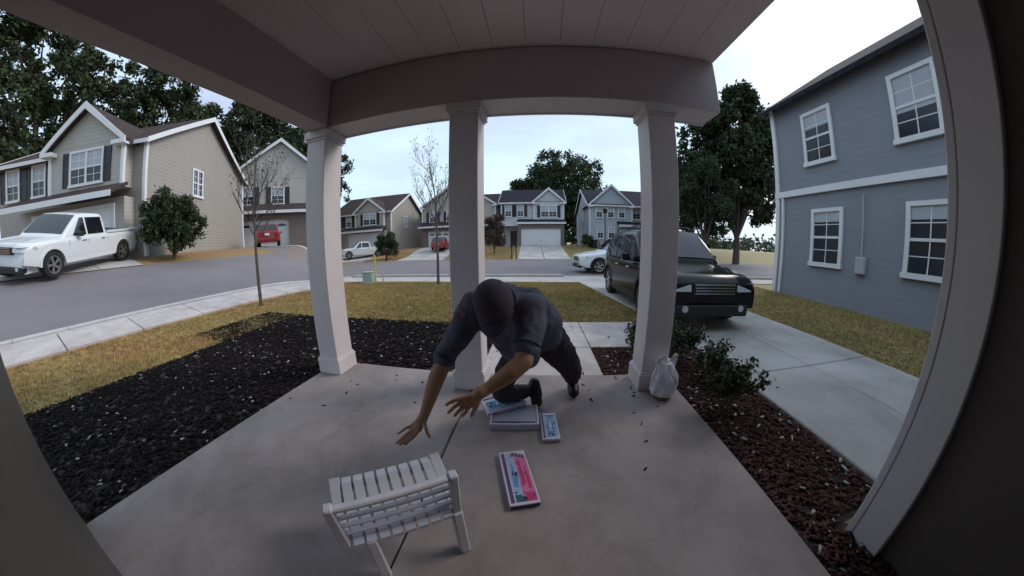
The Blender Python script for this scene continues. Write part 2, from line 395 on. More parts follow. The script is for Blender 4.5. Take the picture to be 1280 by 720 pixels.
# own house front wall behind the camera and garage wing on the right
ow = root('house', 'brown sided house front and garage wing beside the porch, where the doorbell hangs', 'house', (0, -.06, 0))
MB().box(-2.42, 1.75, -.3, 0, -.2, 6.0).build('front_wall', M['sidd'], ow)
MB().box(1.75, 5.2, -6, .62, -.2, 3.3).build('garage_wall', M['sidd'], ow)
MB().box(1.70, 1.749, .46, .619, -.05, 3.1).box(1.698, 1.90, .622, .66, -.05, 3.1).build('corner_board', M['trimw'], ow, bevel=.004)
MB().prism([(-6,1.6),(1.0,-.05),(1.0,.12),(-6,1.75)], 'x', 1.8, 5.5).build('roof', M['roof'], ow).location = (0,0,3.35)
for i in range(4): MB().box(2.3, 4.7, .625, .66, .02+i*.54, .02+i*.54+.52).build('garage_door_panel', M['white'], ow, bevel=.01)
MB().box(-.1, .85, .0, .04, .02, 2.1).build('door', M['shutter'], ow, bevel=.01).location = (.35, -.01, 0)

# ------------------------------------------------------------------ windows and houses
def win_mesh(w, h, dbl=False):
    f = MB(); t = .11
    f.box(-w/2-t, -w/2, -.07, .03, -t, h+t).box(w/2, w/2+t, -.07, .03, -t, h+t).box(-w/2, w/2, -.07, .03, h, h+t).box(-w/2-t-.03, w/2+t+.03, -.10, .03, -t-.02, -.001)
    f.box(-w/2, w/2, -.045, .02, h*.5-.035, h*.5+.035)
    if dbl: f.box(-.06, .06, -.065, .02, 0, h)
    mun = MB()
    xs = [-w/4, w/4] if dbl else [0]
    for xx in xs: mun.box(xx-.014, xx+.014, -.03, .0, 0, h)
    for zz in (.25, .75): mun.box(-w/2, w/2, -.028, -.002, h*zz-.012, h*zz+.012)
    pane = MB().box(-w/2, w/2, -.02, -.0, 0, h)
    return f.mesh('window', M['white']), pane.mesh('pane', M['glass']), mun.mesh('muntin', M['white'])
WM = {}
def window(par, x, z, w, h, y=0, face='F', dbl=False, shut=False, blind=.5):
    key = (w, h, dbl)
    if key not in WM: WM[key] = win_mesh(w, h, dbl)
    f, p, m_ = WM[key]; rz = {'F': 0, 'L': -PI/2, 'R': PI/2}[face]
    loc = (x, y, z)
    o = inst('window', f, par, loc, rz); inst('pane', p, o, (0,0,0)); stuff(inst('muntins', m_, o, (0,0,0)))
    if blind:
        key2 = ('b', w, h, blind)
        if key2 not in WM: WM[key2] = MB().box(-w/2+.01, w/2-.01, -.0235, -.021, h*(1-blind), h).mesh('blind', M['blind'])
        inst('blind', WM[key2], o, (0,0,0))
    if shut:
        key3 = ('s', h)
        if key3 not in WM:
            s = MB().box(-.21, .21, -.03, .0, -.08, h+.08).box(-.21,-.16,-.05,-.03,-.08,h+.08).box(.16,.21,-.05,-.03,-.08,h+.08).box(-.16,.16,-.05,-.03,h*.5-.04,h*.5+.04)
            for i in range(8): s.box(-.16, .16, -.042, -.03, h*i/8+.03, h*i/8+.08)
            WM[key3] = s.mesh('shutter', M['shutter'])
        for sx in (-1, 1): inst('shutter', WM[key3], par, (x + (w/2+.34)*sx, y, z) if face == 'F' else loc)
def gable_x(par, x0, x1, y0, y1, ze, zr, m, over=.35, wallm=None, name='roof'):   # ridge along x
    ym = (y0+y1)/2; th = .16; s = (zr-ze)/(ym-y0); yo0, yo1 = y0-over, y1+over; zo = ze - s*over
    MB().prism([(yo0,zo),(ym,zr),(yo1,zo),(yo1,zo+th),(ym,zr+th*1.3),(yo0,zo+th)], 'x', x0-over, x1+over).build(name, m, par)
    t = MB()
    for xx, sg in ((x0-over, -1), (x1+over, 1)):
        t.prism([(yo0-.01,zo-.06),(ym,zr-.06),(yo1+.01,zo-.06),(yo1+.01,zo+th+.02),(ym,zr+th*1.3+.03),(yo0-.01,zo+th+.02)], 'x', min(xx, xx+.04*sg), max(xx, xx+.04*sg))
    t.box(x0-over, x1+over, yo0-.035, yo0-.002, zo-.04, zo+th-.02)
    t.build('fascia', M['white'], par)
    if wallm: MB().prism([(y0,ze-.02),(y1,ze-.02),(ym,zr-.02)], 'x', x0+.002, x1-.002).build('gable_wall', wallm, par)
def gable_y(par, x0, x1, y0, y1, ze, zr, m, over=.3, wallm=None, name='roof', ret=True):   # ridge along y, front gable at y0
    xm = (x0+x1)/2; th = .16; s = (zr-ze)/(xm-x0); a, b = x0-over, x1+over; zo = ze - s*over
    MB().prism([(a,zo),(xm,zr),(b,zo),(b,zo+th),(xm,zr+th*1.3),(a,zo+th)], 'y', y0-.28, y1).build(name, m, par)
    t = MB().prism([(a-.02,zo-.08),(xm,zr-.10),(b+.02,zo-.08),(b+.02,zo+th+.02),(xm,zr+th*1.3+.03),(a-.02,zo+th+.02)], 'y', y0-.33, y0-.282)
    if ret: t.box(a, a+.75, y0-.36, y0-.02, zo-.09, zo+.09).box(b-.75, b, y0-.36, y0-.02, zo-.09, zo+.09)
    t.build('fascia', M['white'], par)
    if wallm: MB().prism([(x0,ze-.02),(x1,ze-.02),(xm,zr-.02)], 'y', y0, y0+.2).build('gable_wall', wallm, par)
def trimv(par, L):                                   # corner boards
    t = MB()
    for x, y, z0, z_1 in L: t.box(x-.08, x+.08, y-.08, y+.08, z0, z_1)
    t.build('corner_board', M['white'], par)
def garage(par, x0, x1, y, h, arch=False):
    r = MB(); n = 8
    for i in range(4):
        za, zb = h*i/4+.01, h*(i+1)/4-.01; r.box(x0, x1, y-.03, y, za, zb)
        for k in range(n):
            xa = x0+(x1-x0)*(k+.12)/n; xb = x0+(x1-x0)*(k+.88)/n
            if arch and i == 3: continue
            r.box(xa, xb, y-.045, y-.03, za+.09, zb-.09)
    d = MB().box(x0, x1, y-.02, y, .0, h).build('garage_door', M['white'], par)
    for i in range(4):
        k0 = r.p[i*9 if not (arch and i == 3) else 27][0]; k1 = r.p[(i+1)*9][0] if (i+1)*9 < len(r.p) else len(r.v)
        f0 = r.p[i*9][1]; f1 = r.p[(i+1)*9][1] if (i+1)*9 < len(r.p) else len(r.f)
        MB().add(r.v[k0:k1], [[a-k0 for a in f] for f in r.f[f0:f1]]).build('panel', M['white'], d)
    MB().box(x0-.16, x0-.003, y-.06, y, 0, h+.16).box(x1+.003, x1+.16, y-.06, y, 0, h+.16).box(x0-.003, x1+.003, y-.06, y, h+.003, h+.16).build('door_frame', M['white'], par)
    if arch:
        p = MB()
        for k in range(4):
            xm = x0+(x1-x0)*(k+.5)/4; pts = [(xm-.42, h*.80)]+[(xm+.42*math.cos(a), h*.80+.22*math.sin(a)) for a in np.linspace(PI, 0, 7)]+[(xm+.42, h*.80)]
            p.prism(pts[1:-1], 'y', y-.055, y-.03)
        p.build('pane', M['glass'], d)
    MB().box((x0+x1)/2-.05, (x0+x1)/2+.05, y-.07, y-.046, h*.3, h*.3+.06).build('handle', M['shutter'], d)
def pent(par, x0, x1, y, z, dpt=.9, rise=.6, m=None):
    MB().prism([(y-dpt,z),(y,z+rise),(y,z+rise+.14),(y-dpt-.02,z+.14)], 'x', x0, x1).build('pent_roof', m or M['roof'], par)
    MB().box(x0-.02, x1+.02, y-dpt-.05, y-dpt-.022, z-.1, z+.15).build('fascia', M['white'], par)

# --- white house straight across the road
h3 = root('house', 'white two storey house straight across the road with brick round its garage', 'house', (-4.95, 38, 1.12))
B = MB().box(0, 8.4, .5, 9, 2.85, 5.9).box(2.35, 8.4, .5, 9, -.4, 2.85).box(0, 2.35, 2.3, 9, -.4, 2.85); B.build('wall', M['sidw'], h3)
MB().box(4.45, 8.35, 0, .5, 3.4, 5.95).build('bay_wall', M['sidw'], h3)
MB().box(2.35, 2.72, -.6, .45, -.4, 2.95).box(7.93, 8.4, -.6, .45, -.4, 2.95).box(2.72, 7.93, -.6, .45, 2.24, 2.95).build('brick_wall', M['brick'], h3)
MB().box(2.5, 8.2, -.42, .4, 2.95, 3.2).build('frieze', M['white'], h3)
garage(h3, 2.75, 7.9, -.42, 2.08)
pent(h3, 2.2, 8.6, .0, 2.95, .85, .45)
gable_x(h3, 0, 8.4, .5, 9, 5.9, 8.2, M['roof'], wallm=M['sidw'])
gable_y(h3, 4.45, 8.35, 0, 4, 5.9, 7.55, M['roof'], wallm=M['sidw'])
trimv(h3, [(.02,.5,2.85,5.9),(4.45,0,3.4,5.9),(8.37,0,3.4,5.9),(8.4,.5,-.2,5.9)])
MB().box(4.4, 8.4, -.06, 0, 3.38, 3.55).build('band', M['white'], h3)
window(h3, .95, 4.0, .75, 1.45, .5, 'F', shut=True); window(h3, 2.6, 4.0, .75, 1.45, .5, 'F', shut=True)
window(h3, 6.4, 3.85, 2.0, 1.45, 0, 'F', dbl=True, shut=True)
MB().box(.05, .25, .45, .65, -.05, 2.85).build('porch_column', M['white'], h3)
MB().box(1.05, 1.95, 2.24, 2.3, 0, 2.1).build('door', M['shutter'], h3)
MB().box(-.1, 2.35, .3, 2.3, 2.70, 2.85).build('porch_soffit', M['white'], h3)

# --- blue-grey house to its right
h4 = root('house', 'blue grey two storey house right of the tall dark tree with a front gable', 'house', (6.75, 37, 1.18))
MB().box(0, 5.7, 0, 12, -.4, 5.35).box(5.7, 12, 1.0, 12, -.4, 5.35).build('wall', M['sidb'], h4)
gable_x(h4, 0, 12, 0.0, 12, 5.35, 8.25, M['roof'], wallm=M['sidb'])
gable_y(h4, 0, 5.7, -.02, 5, 5.4, 7.9, M['roof'], wallm=M['sidb'])
MB().box(-.02, 5.72, -.07, -.001, 5.12, 5.42).build('band', M['white'], h4)
trimv(h4, [(0,0,-.2,5.3),(5.7,0,-.2,5.3),(0,12,-.2,5.3)])
for x in (1.25, 2.8, 4.3): window(h4, x, 3.75, .70, 1.35, 0)
for x in (1.4, 2.9): window(h4, x, 1.05, .70, 1.35, 0)
MB().box(4.0, 5.1, -.05, 0, -.1, 2.1).build('door', M['white'], h4)
window(h4, 6.7, 3.75, .95, 1.4, 1.0); window(h4, 9, 3.75, .95, 1.4, 1.0); window(h4, 9, 1.05, .95, 1.4, 1.0)
pent(h4, 3.6, 8.5, 0, 2.6, 1.2, .5)
window(h4, 0, 3.7, .8, 1.4, 5.5, 'L'); window(h4, 0, .9, .7, 1.4, 4.2, 'L'); window(h4, 0, .9, .7, 1.4, 6.8, 'L')

# --- pale house far left with tan side wall
def tan_house(label, loc, rz, wallm, sidem, w=10, d=10.5):
    h = root('house', label, 'house', loc, rz)
    MB().box(0, w, 0, d, -1.5, 5.0).build('wall', sidem, h)
    MB().box(w-5.3, w-.75, -.6, 0, 2.9, 5.0).build('bay_wall', wallm, h)
    gable_x(h, 0, w, 0, d, 5.0, 7.9, M['roofb'], wallm=sidem)
    gable_y(h, w-5.3, w-.75, -.6, 4, 5.0, 6.7, M['roofb'], wallm=wallm)
    trimv(h, [(w,0,-.2,4.9),(w,d,-.2,4.9),(w-5.3,-.6,2.9,4.9),(w-.75,-.6,2.9,4.9)])
    window(h, w-2.95, 3.3, 1.9, 1.4, -.6, dbl=True, shut=True)
    window(h, w-6.9, 3.3, .8, 1.4, 0, shut=True); window(h, w-8.8, 3.3, .8, 1.4, 0, shut=True)
    pent(h, w-7.5, w-.4, -.6, 2.4, 1.0, .5, M['roofb'])
    MB().box(w-7.4, w-.6, -.62, -.001, -1.0, 2.45).build('garage_front', wallm, h)
    garage(h, w-6.4, w-1.3, -.63, 2.05)
    window(h, w, 3.1, .9, 1.4, 4.4, 'R', dbl=True, blind=0)
    MB().box(w-5.35, w-.7, -.66, -.601, 2.86, 2.99).build('band', M['white'], h)
    return h
tan_house('tan house at the far left end of the road behind the small round bush', (-29.0, 34, 1.2), 0, M['sidp'], M['sidt'])
th = math.atan2(.5, .85)
cx_, cy2 = -16.6, 5.4
tan_house('large tan house up the bank left of the porch, tan side wall towards us', (cx_-10*math.cos(th), cy2-10*math.sin(th), z1(cx_-1, cy2)+.15), th, M['sidp'], M['sidt'])

# --- brick garage houses
def brick_house(label, loc, rz, w=11, d=10):
    h = root('house', label, 'house', loc, rz)
    MB().box(0, w, 0, d, 2.9, 6.0).build('wall', M['sidp'], h)
    MB().box(0, .9, -.5, d, -1.2, 2.9).box(5.4, w, -.5, d, -1.2, 2.9).box(.9, 5.4, -.5, d-.1, 2.35, 2.9).box(.9, 5.4, 0, d-.1, -1.2, 2.35).build('brick_wall', M['brick'], h)
    garage(h, 1.05, 5.25, -.05, 2.2, arch=True)
    pent(h, -.3, w, .0, 2.9, 1.1, .7, M['roofb'])
    gable_y(h, 0, w, 0, d, 6.0, 9.4, M['roofb'], wallm=M['sidp'])
    gable_x(h, 0.05, w-.05, 4, d, 6.0, 8.5, M['roofb'], wallm=None)
    trimv(h, [(0,0,2.9,5.9),(w,0,2.9,5.9)])
    for x in (1.7, 4.4, 8.2): window(h, x, 3.75, 1.0, 1.4, 0, shut=True)
    window(h, w, 3.6, .9, 1.4, 4, 'R')
    return h
brick_house('house with brown brick garage behind the slender lawn tree and the red car', (-17.0, 40, 1.1), 0)
t2 = math.atan2(.72, .72)
brick_house('brick garage house up the bank, just left of the left porch post', (-25.2, 15.2, z1(-22, 18)+.1), t2, 9, 8)
# a slice of the next roof at the far left
# --- neighbour's grey house on the right
ng = root('house', 'tall grey sided neighbouring house to the right of our driveway', 'house', (8.7, -6, -.05))
MB().box(0, 9, 0, 14.5, -.2, 6.6).build('wall', M['sidg'], ng)
gable_y(ng, 0, 9, -.0, 14.9, 6.6, 9.6, M['roof'], over=.35, wallm=M['sidg'])
trimv(ng, [(0,14.5,-.2,6.5),(0,0,-.2,6.5)])
for yy in (3.0, 6.4, 9.6, 12.6):
    window(ng, 0, 4.3, .95, 1.5, yy, 'L', blind=.3+.1*(int(yy*7) % 4)); window(ng, 0, 1.2, .95, 1.5, yy-.2, 'L', blind=.2+.15*(int(yy*5) % 3))
MB().box(-.09, -.001, -.1, 14.6, 3.3, 3.5).build('band', M['white'], ng)
MB().box(-.09, -.002, 14.2, 14.29, -.1, 3.28).build('downspout', M['white'], ng, bevel=.01)
mt = MB().box(-.14, -.002, 11.0, 11.3, 1.0, 1.45).build('meter_box', M['boxg'], ng, bevel=.02); MB().tube([(-.07,11.15,1.45),(-.07,11.15,3.1)], .022, 8).build('conduit', M['boxg'], ng, True)
MB().box(-.05, -.002, 8.0, 8.25, .5, .72).build('dryer_vent', M['white'], ng, bevel=.01)

# ------------------------------------------------------------------ trees and shrubs
def leaf_faces(cents, nrm_scale, size, per, spread):
    n = len(cents)*per
    c = np.repeat(cents, per, 0) + rng.normal(0, 1, (n, 3))*spread
    a = rng.normal(0, 1, (n, 3)); a /= np.linalg.norm(a, axis=1)[:, None]
    b = rng.normal(0, 1, (n, 3)); b -= (a*b).sum(1)[:, None]*a; b /= np.linalg.norm(b, axis=1)[:, None]
    s = (size*rng.uniform(.6, 1.4, n))[:, None]
    V = np.stack([c-a*s, c+b*s*.5, c+a*s, c-b*s*.5], 1).reshape(-1, 3)
    return V
def quads_obj(name, V, m, parent=None):
    n = len(V)//4; me = bpy.data.meshes.new(name)
    me.vertices.add(len(V)); me.vertices.foreach_set('co', V.astype(np.float32).ravel())
    me.loops.add(n*4); me.loops.foreach_set('vertex_index', np.arange(n*4, dtype=np.int32))
    me.polygons.add(n); me.polygons.foreach_set('loop_start', np.arange(0, n*4, 4, dtype=np.int32)); me.polygons.foreach_set('loop_total', np.full(n, 4, np.int32))
    me.materials.append(m); me.update(); me.validate(); o = link(bpy.data.objects.new(name, me), parent); o['kind'] = 'stuff'; return o
def branches(mb, p, d, L, r, depth, tips, up=.25, spread=.5, minr=.004):
    p = Vector(p); d = Vector(d).normalized(); pts = [p.copy()]; rr = [r]
    n = 4
    for i in range(n):
        d = (d + Vector(rng.normal(0, .10, 3)) + Vector((0,0,up*.12))).normalized(); p = p + d*L/n; pts.append(p.copy()); rr.append(max(minr, r*(1-.55*(i+1)/n)))
    mb.tube(pts, rr, 6 if r > .02 else 4)
    tips.append(p.copy())
    if depth > 0:
        k = int(rng.integers(2, 4))
        for i in range(k+1):
            t = rng.uniform(.35, 1.0); q_ = pts[min(n, int(t*n))]
            dd = (d + Vector(rng.normal(0, spread, 3))); dd.z += up
            branches(mb, q_, dd, L*rng.uniform(.5, .78), max(minr, r*.5), depth-1, tips, up, spread, minr)
def bare_tree(label, x, y, h, group=None, seed=1):
    global rng; rng = np.random.default_rng(seed)
    r = root('street_tree', label, 'tree', (x, y, z1(x, y)), 0, group)
    tr = MB(); tips = []
    tr.tube([(0,0,-.1),(.02,0,h*.2),(.0,.02,h*.42),(-.03,.0,h*.6)], [.055,.045,.038,.03], 8)
    tr.build('trunk', M['bark'], r, True)
    br = MB()
    for k in range(9):
        z = h*(.34+.032*k); a = k*2.4; branches(br, (0,0.01,z), (math.cos(a)*.75, math.sin(a)*.75, 1.0), h*.30*(1-.03*k), .018, 2, tips, .45, .38, .0035)
    branches(br, (-.03,0,h*.58), (0,0,1), h*.30, .025, 3, tips, .6, .35, .0035)
    stuff(br.build('branches', M['bark'], r))
    T = np.array([list(t) for t in tips]); sel = T[rng.random(len(T)) < .8]
    quads_obj('leaves', leaf_faces(sel, 1, .032, 3, .07), M['leafd'], r)
    return r
bare_tree('slender nearly bare street tree on the front lawn left of the middle post', -3.55, 9.6, 4.9, None, 5)
bare_tree('slender nearly bare street tree on the bank, further left than the utility box', -7.3, 5.2, 4.6, None, 9)

def crown_tree(name, label, x, y, h, rad, trunk_h, m, n=420, per=26, size=.16, shape='lobes', seed=3, cat='tree', z=None, lobes=9, trunk_r=.25):
    global rng; rng = np.random.default_rng(seed)
    z = z1(x, y) if z is None else z
    r = root(name, label, cat, (x, y, z))
    t = MB(); t.tube([(0,0,-.2),(0.02,0,trunk_h*.6),(0,0,trunk_h),(.05,0,h*.7)], [trunk_r, trunk_r*.8, trunk_r*.65, trunk_r*.2], 8)
    tips = []
    ch = h-trunk_h
    LC = []
    for k in range(lobes):
        a = 2.4*k; f = (k+.5)/lobes; zz = trunk_h + ch*(.18+.72*f); rr_ = rad*.62*math.sin(PI*(.22+.6*f))
        c = np.array([math.cos(a)*rr_, math.sin(a)*rr_, zz]); s_ = rad*rng.uniform(.34, .52)*(1.1-.45*f); LC.append((c, s_))
        t.tube([(0,0,trunk_h*.8), tuple(c*np.array([.5,.5,.8])), tuple(c)], [trunk_r*.4, trunk_r*.25, .02], 5)
    t.build('trunk', M['bark'], r, True)
    cents = []
    for c, s_ in LC:
        k = int(n/lobes); d = rng.normal(0, 1, (k, 3)); d /= np.linalg.norm(d, axis=1)[:, None]
        cents.append(c + d*s_*(rng.uniform(.45, 1.0, k)**.5)[:, None]*np.array([1, 1, .85]))
    cents = np.concatenate(cents)
    quads_obj('crown', leaf_faces(cents, 1, size, per, size*1.25), m, r)
    return r
crown_tree('broad_tree', 'tall dark broad tree rising behind the white house across the road', 5.4, 58, 18.6, 9.0, 4.5, M['leafd'], 760, 22, .30, seed=4, lobes=18, trunk_r=.5)
crown_tree('broad_tree', 'lower dark tree at the left edge of the big tree, above the white roof', -2.9, 62, 14.6, 5.0, 4, M['leafd'], 420, 22, .3, seed=6, lobes=9, trunk_r=.4)
crown_tree('broad_tree', 'dark tree filling the gap between the white and the blue grey house', 7.4, 54, 11.0, 3.6, 1.5, M['leafd'], 420, 24, .28, seed=8, lobes=9, trunk_r=.3)
crown_tree('small_tree', 'reddish brown small tree just right of the middle post, beside the white house', -4.75, 30.5, 4.4, 1.45, .5, M['leafr'], 260, 24, .10, seed=12, lobes=9, trunk_r=.08)
crown_tree('evergreen_bush', 'round dark bush in front of the tan house at the end of the road', -16.3, 28, 2.9, 1.35, .35, M['leafd'], 300, 26, .09, seed=13, lobes=9, trunk_r=.08, cat='bush')
crown_tree('evergreen_bush', 'big round dark bush on the bank before the large tan house', -13.4+-1.9, 6.2, 2.9, 1.45, .4, M['leafd'], 420, 40, .07, seed=14, lobes=11, trunk_r=.08, cat='bush')
crown_tree('broad_tree', 'dark tree beyond the road to the right of the right post, above the black car', 17.5, 31, 12.0, 4.6, 2, M['leafd'], 640, 48, .15, seed=15, lobes=12, trunk_r=.3)
crown_tree('broad_tree', 'dark tree behind the grey neighbouring house corner', 14.0, 22, 9.0, 3.2, 2, M['leafd'], 480, 46, .12, seed=16, lobes=9, trunk_r=.25)
crown_tree('hedge_bush', 'low dark bush by the lamp post at the corner of the blue grey house', 6.3, 35.6, 1.5, .9, .1, M['leafm'], 120, 22, .09, seed=17, lobes=5, trunk_r=.05, cat='bush')
crown_tree('hedge_bush', 'dark bush against the right end of the white house garage', 4.3, 37.2, 2.3, .85, .1, M['leafd'], 150, 22, .09, seed=18, lobes=6, trunk_r=.05, cat='bush')
k = 0  # tall trees added to cover bright sky and darken both sides
for (lb, x, y, h_, rd) in (('tallest dark tree added to cover sky behind the large tan house, leftmost', -40, 3, 24, 8), ('dark tree added to cover sky behind the ridge of the large tan house', -38, 14, 21, 7),
      ('dark tree added to cover sky behind the gap between the two houses on the bank', -34, 25, 20, 7), ('dark tree added to cover sky behind the brick house beside the left porch post', -36, 37, 19, 6.5),
      ('tall dark tree added to cover sky over the road behind the grey house corner', 19, 24, 17, 5.5)):
    crown_tree('broad_tree', lb, x, y, h_, rd, 3, M['leafd'], 800, 46, .21, seed=50+k, lobes=16, trunk_r=.4); k += 1
# far treeline
ft = []
rng = np.random.default_rng(21)
for k in range(220):
    a = rng.uniform(-1.35, 1.35); d = rng.uniform(150, 200); hh = rng.uniform(2, 6.5)
    ft.append((math.sin(a)*d, math.cos(a)*d, 1.1+rng.uniform(.2, .9)*hh))
o = quads_obj('treeline', leaf_faces(np.array(ft), 1, 1.3, 40, 2.2), M['leafm']); stuff(o); tag(o, 'dark far treeline on the horizon behind the houses', 'trees')

# small garden shrub right of path, in the mulch, and others
def shrub(label, x, y, h, w, seed, n=60, size=.026, m=None, per=9):
    global rng; rng = np.random.default_rng(seed)
    r = root('garden_shrub', label, 'shrub', (x, y, z1(x, y)))
    st = MB(); tips = []
    for k in range(9):
        a = k*2.4; branches(st, (0,0,0), (math.cos(a)*w, math.sin(a)*w, h*1.5), h*.62, .006, 2, tips, .3, .35, .0025)
    stuff(st.build('stems', M['bark'], r))
    T = np.array([list(t) for t in tips]); T = T[T[:, 2] > .05]
    quads_obj('leaves', leaf_faces(T, 1, size, per, .03), m or M['leafm'], r)
shrub('small leafy shrub in the mulch left of the right porch post', 1.33, 3.35, .42, .28, 31)
shrub('small leafy shrub in the mulch just right of the right porch post', 1.72, 3.0, .5, .3, 32)
shrub('leafy shrub in the mulch strip beside the garage wing', 1.62, 1.9, .5, .3, 33)
shrub('leafy shrub at the front end of the mulch strip by the driveway', 1.9, 2.5, .42, .3, 34)

# ------------------------------------------------------------------ mulch beds, grass, litter (uncountable)
def scatter(name, rects, n, m, L, Wd, H, label, cat, up=.02, seed=0, rot=True, exclude=None):
    g = np.random.default_rng(seed); area = np.array([(r[1]-r[0])*(r[3]-r[2]) for r in rects]); pr = area/area.sum()
    k = g.choice(len(rects), n, p=pr); R = np.array(rects)[k]
    x = g.uniform(R[:,0], R[:,1]); y = g.uniform(R[:,2], R[:,3]); z = zt(x, y) + g.uniform(0, up, n)
    a = g.uniform(0, 2*PI, n); t = g.uniform(-.5, .5, n); c, s = np.cos(a), np.sin(a)
    l = L*g.uniform(.5, 1.5, n)/2; w = Wd*g.uniform(.5, 1.5, n)/2; h = H*g.uniform(.5, 1.5, n)
    P = []
    for (i, j, kk) in ((-1,-1,0),(1,-1,0),(1,1,0),(-1,1,0),(-1,-1,1),(1,-1,1),(1,1,1),(-1,1,1)):
        lx, ly = i*l, j*w; P.append(np.stack([x+lx*c-ly*s, y+lx*s+ly*c, z+kk*h+lx*t*.6+.004], -1))
    V = np.stack(P, 1).reshape(-1, 3)
    Fq = np.array([[4,5,6,7],[0,1,5,4],[1,2,6,5],[2,3,7,6],[3,0,4,7]]); F = (Fq[None]+8*np.arange(n)[:,None,None]).reshape(-1)
    me = bpy.data.meshes.new(name); me.vertices.add(len(V)); me.vertices.foreach_set('co', V.astype(np.float32).ravel())
    me.loops.add(len(F)); me.loops.foreach_set('vertex_index', F.astype(np.int32)); nf = len(F)//4
    me.polygons.add(nf); me.polygons.foreach_set('loop_start', np.arange(0, nf*4, 4, dtype=np.int32)); me.polygons.foreach_set('loop_total', np.full(nf, 4, np.int32))
    me.materials.append(m); me.update(); me.validate(); o = link(bpy.data.objects.new(name, me)); stuff(o); tag(o, label, cat); return o
structure(gridmesh('mulch_bed', R5(-6.4, -.63, .4), R5(2.725, 4.74, .4), .012, M['soil']))
structure(gridmesh('mulch_bed', R5(-5.2, -2.43, .4), R5(-3, 2.72, .4), .013, M['soil']))
structure(gridmesh('mulch_bed', R5(.72, 2.24, .3), R5(2.725, 3.59, .3), .012, M['soil']))
structure(gridmesh('mulch_bed', R5(1.385, 2.24, .3), R5(.66, 2.72, .3), .013, M['soil']))
structure(gridmesh('mulch_bed', R5(1.385, 1.745, .3), R5(-.06, .655, .3), .013, M['soil']))
LB = [(-6.35,-.64,2.73,4.74), (-5.15,-2.44,-3,2.72)]; RB = [(.73,2.22,2.74,3.58), (1.4,2.22,.7,2.73), (1.39,1.74,-.05,.7)]
scatter('mulch_chips', LB, 30000, M['chip'], .05, .016, .008, 'near black bark mulch covering the bed left of the path', 'mulch', .03, 1)
scatter('mulch_chips', RB, 6500, M['chipr'], .045, .015, .008, 'dark reddish bark mulch in the bed beside the right post', 'mulch', .03, 2)
scatter('leaf_litter', LB, 620, M['litter'], .030, .018, .003, 'small pale dry leaves scattered over the dark mulch', 'leaves', .045, 3)
scatter('leaf_litter', RB, 260, M['litter'], .04, .016, .003, 'small pale dry leaves scattered over the reddish mulch', 'leaves', .045, 4)
scatter('leaf_litter', [(.72,2.0,3.6,4.8),(-.6,.7,2.74,4.8)], 14, M['chip'], .035, .022, .004, 'few dark crumbs lying on the pale front path', 'leaves', .0, 5).location.z = .04
scatter('leaf_litter', [(-2.3,1.3,1.9,2.7),(.4,1.35,1.2,2.7),(-2.3,-.9,1.5,2.7)], 26, M['chip'], .03, .012, .004, 'few dark mulch crumbs strayed onto the porch floor', 'leaves', .0, 6).location.z = .047
# soft ragged turf edge and lawn blades
def grass(name, rects, n, hgt, label, seed, m):
    g = np.random.default_rng(seed); area = np.array([(r[1]-r[0])*(r[3]-r[2]) for r in rects]); pr_ = area/area.sum()
    k = g.choice(len(rects), n, p=pr_); R = np.array(rects)[k]
    x = g.uniform(R[:,0], R[:,1]); y = g.uniform(R[:,2], R[:,3]); z = zt(x, y)
    cl_ = .5+.5*np.sin(x*2.1+np.sin(y*1.7)*2)*np.sin(y*2.6+np.sin(x*1.3)*2)
    h = hgt*g.uniform(.5, 1.3, n)*(.6+.7*cl_); a = g.uniform(0, 2*PI, n); w = .007*g.uniform(.7, 1.6, n); lx = g.normal(0, .5, n)*h; ly = g.normal(0, .5, n)*h
    c, s = np.cos(a)*w, np.sin(a)*w
    V = np.stack([np.stack([x-c, y-s, z-.005], -1), np.stack([x+c, y+s, z-.005], -1), np.stack([x+lx, y+ly, z+h], -1)], 1).reshape(-1, 3)
    me = bpy.data.meshes.new(name); me.vertices.add(len(V)); me.vertices.foreach_set('co', V.astype(np.float32).ravel())
    me.loops.add(n*3); me.loops.foreach_set('vertex_index', np.arange(n*3, dtype=np.int32)); me.polygons.add(n)
    me.polygons.foreach_set('loop_start', np.arange(0, n*3, 3, dtype=np.int32)); me.polygons.foreach_set('loop_total', np.full(n, 3, np.int32))
    me.materials.append(m); me.update(); me.validate(); o = link(bpy.data.objects.new(name, me)); stuff(o); tag(o, label, 'grass'); return o
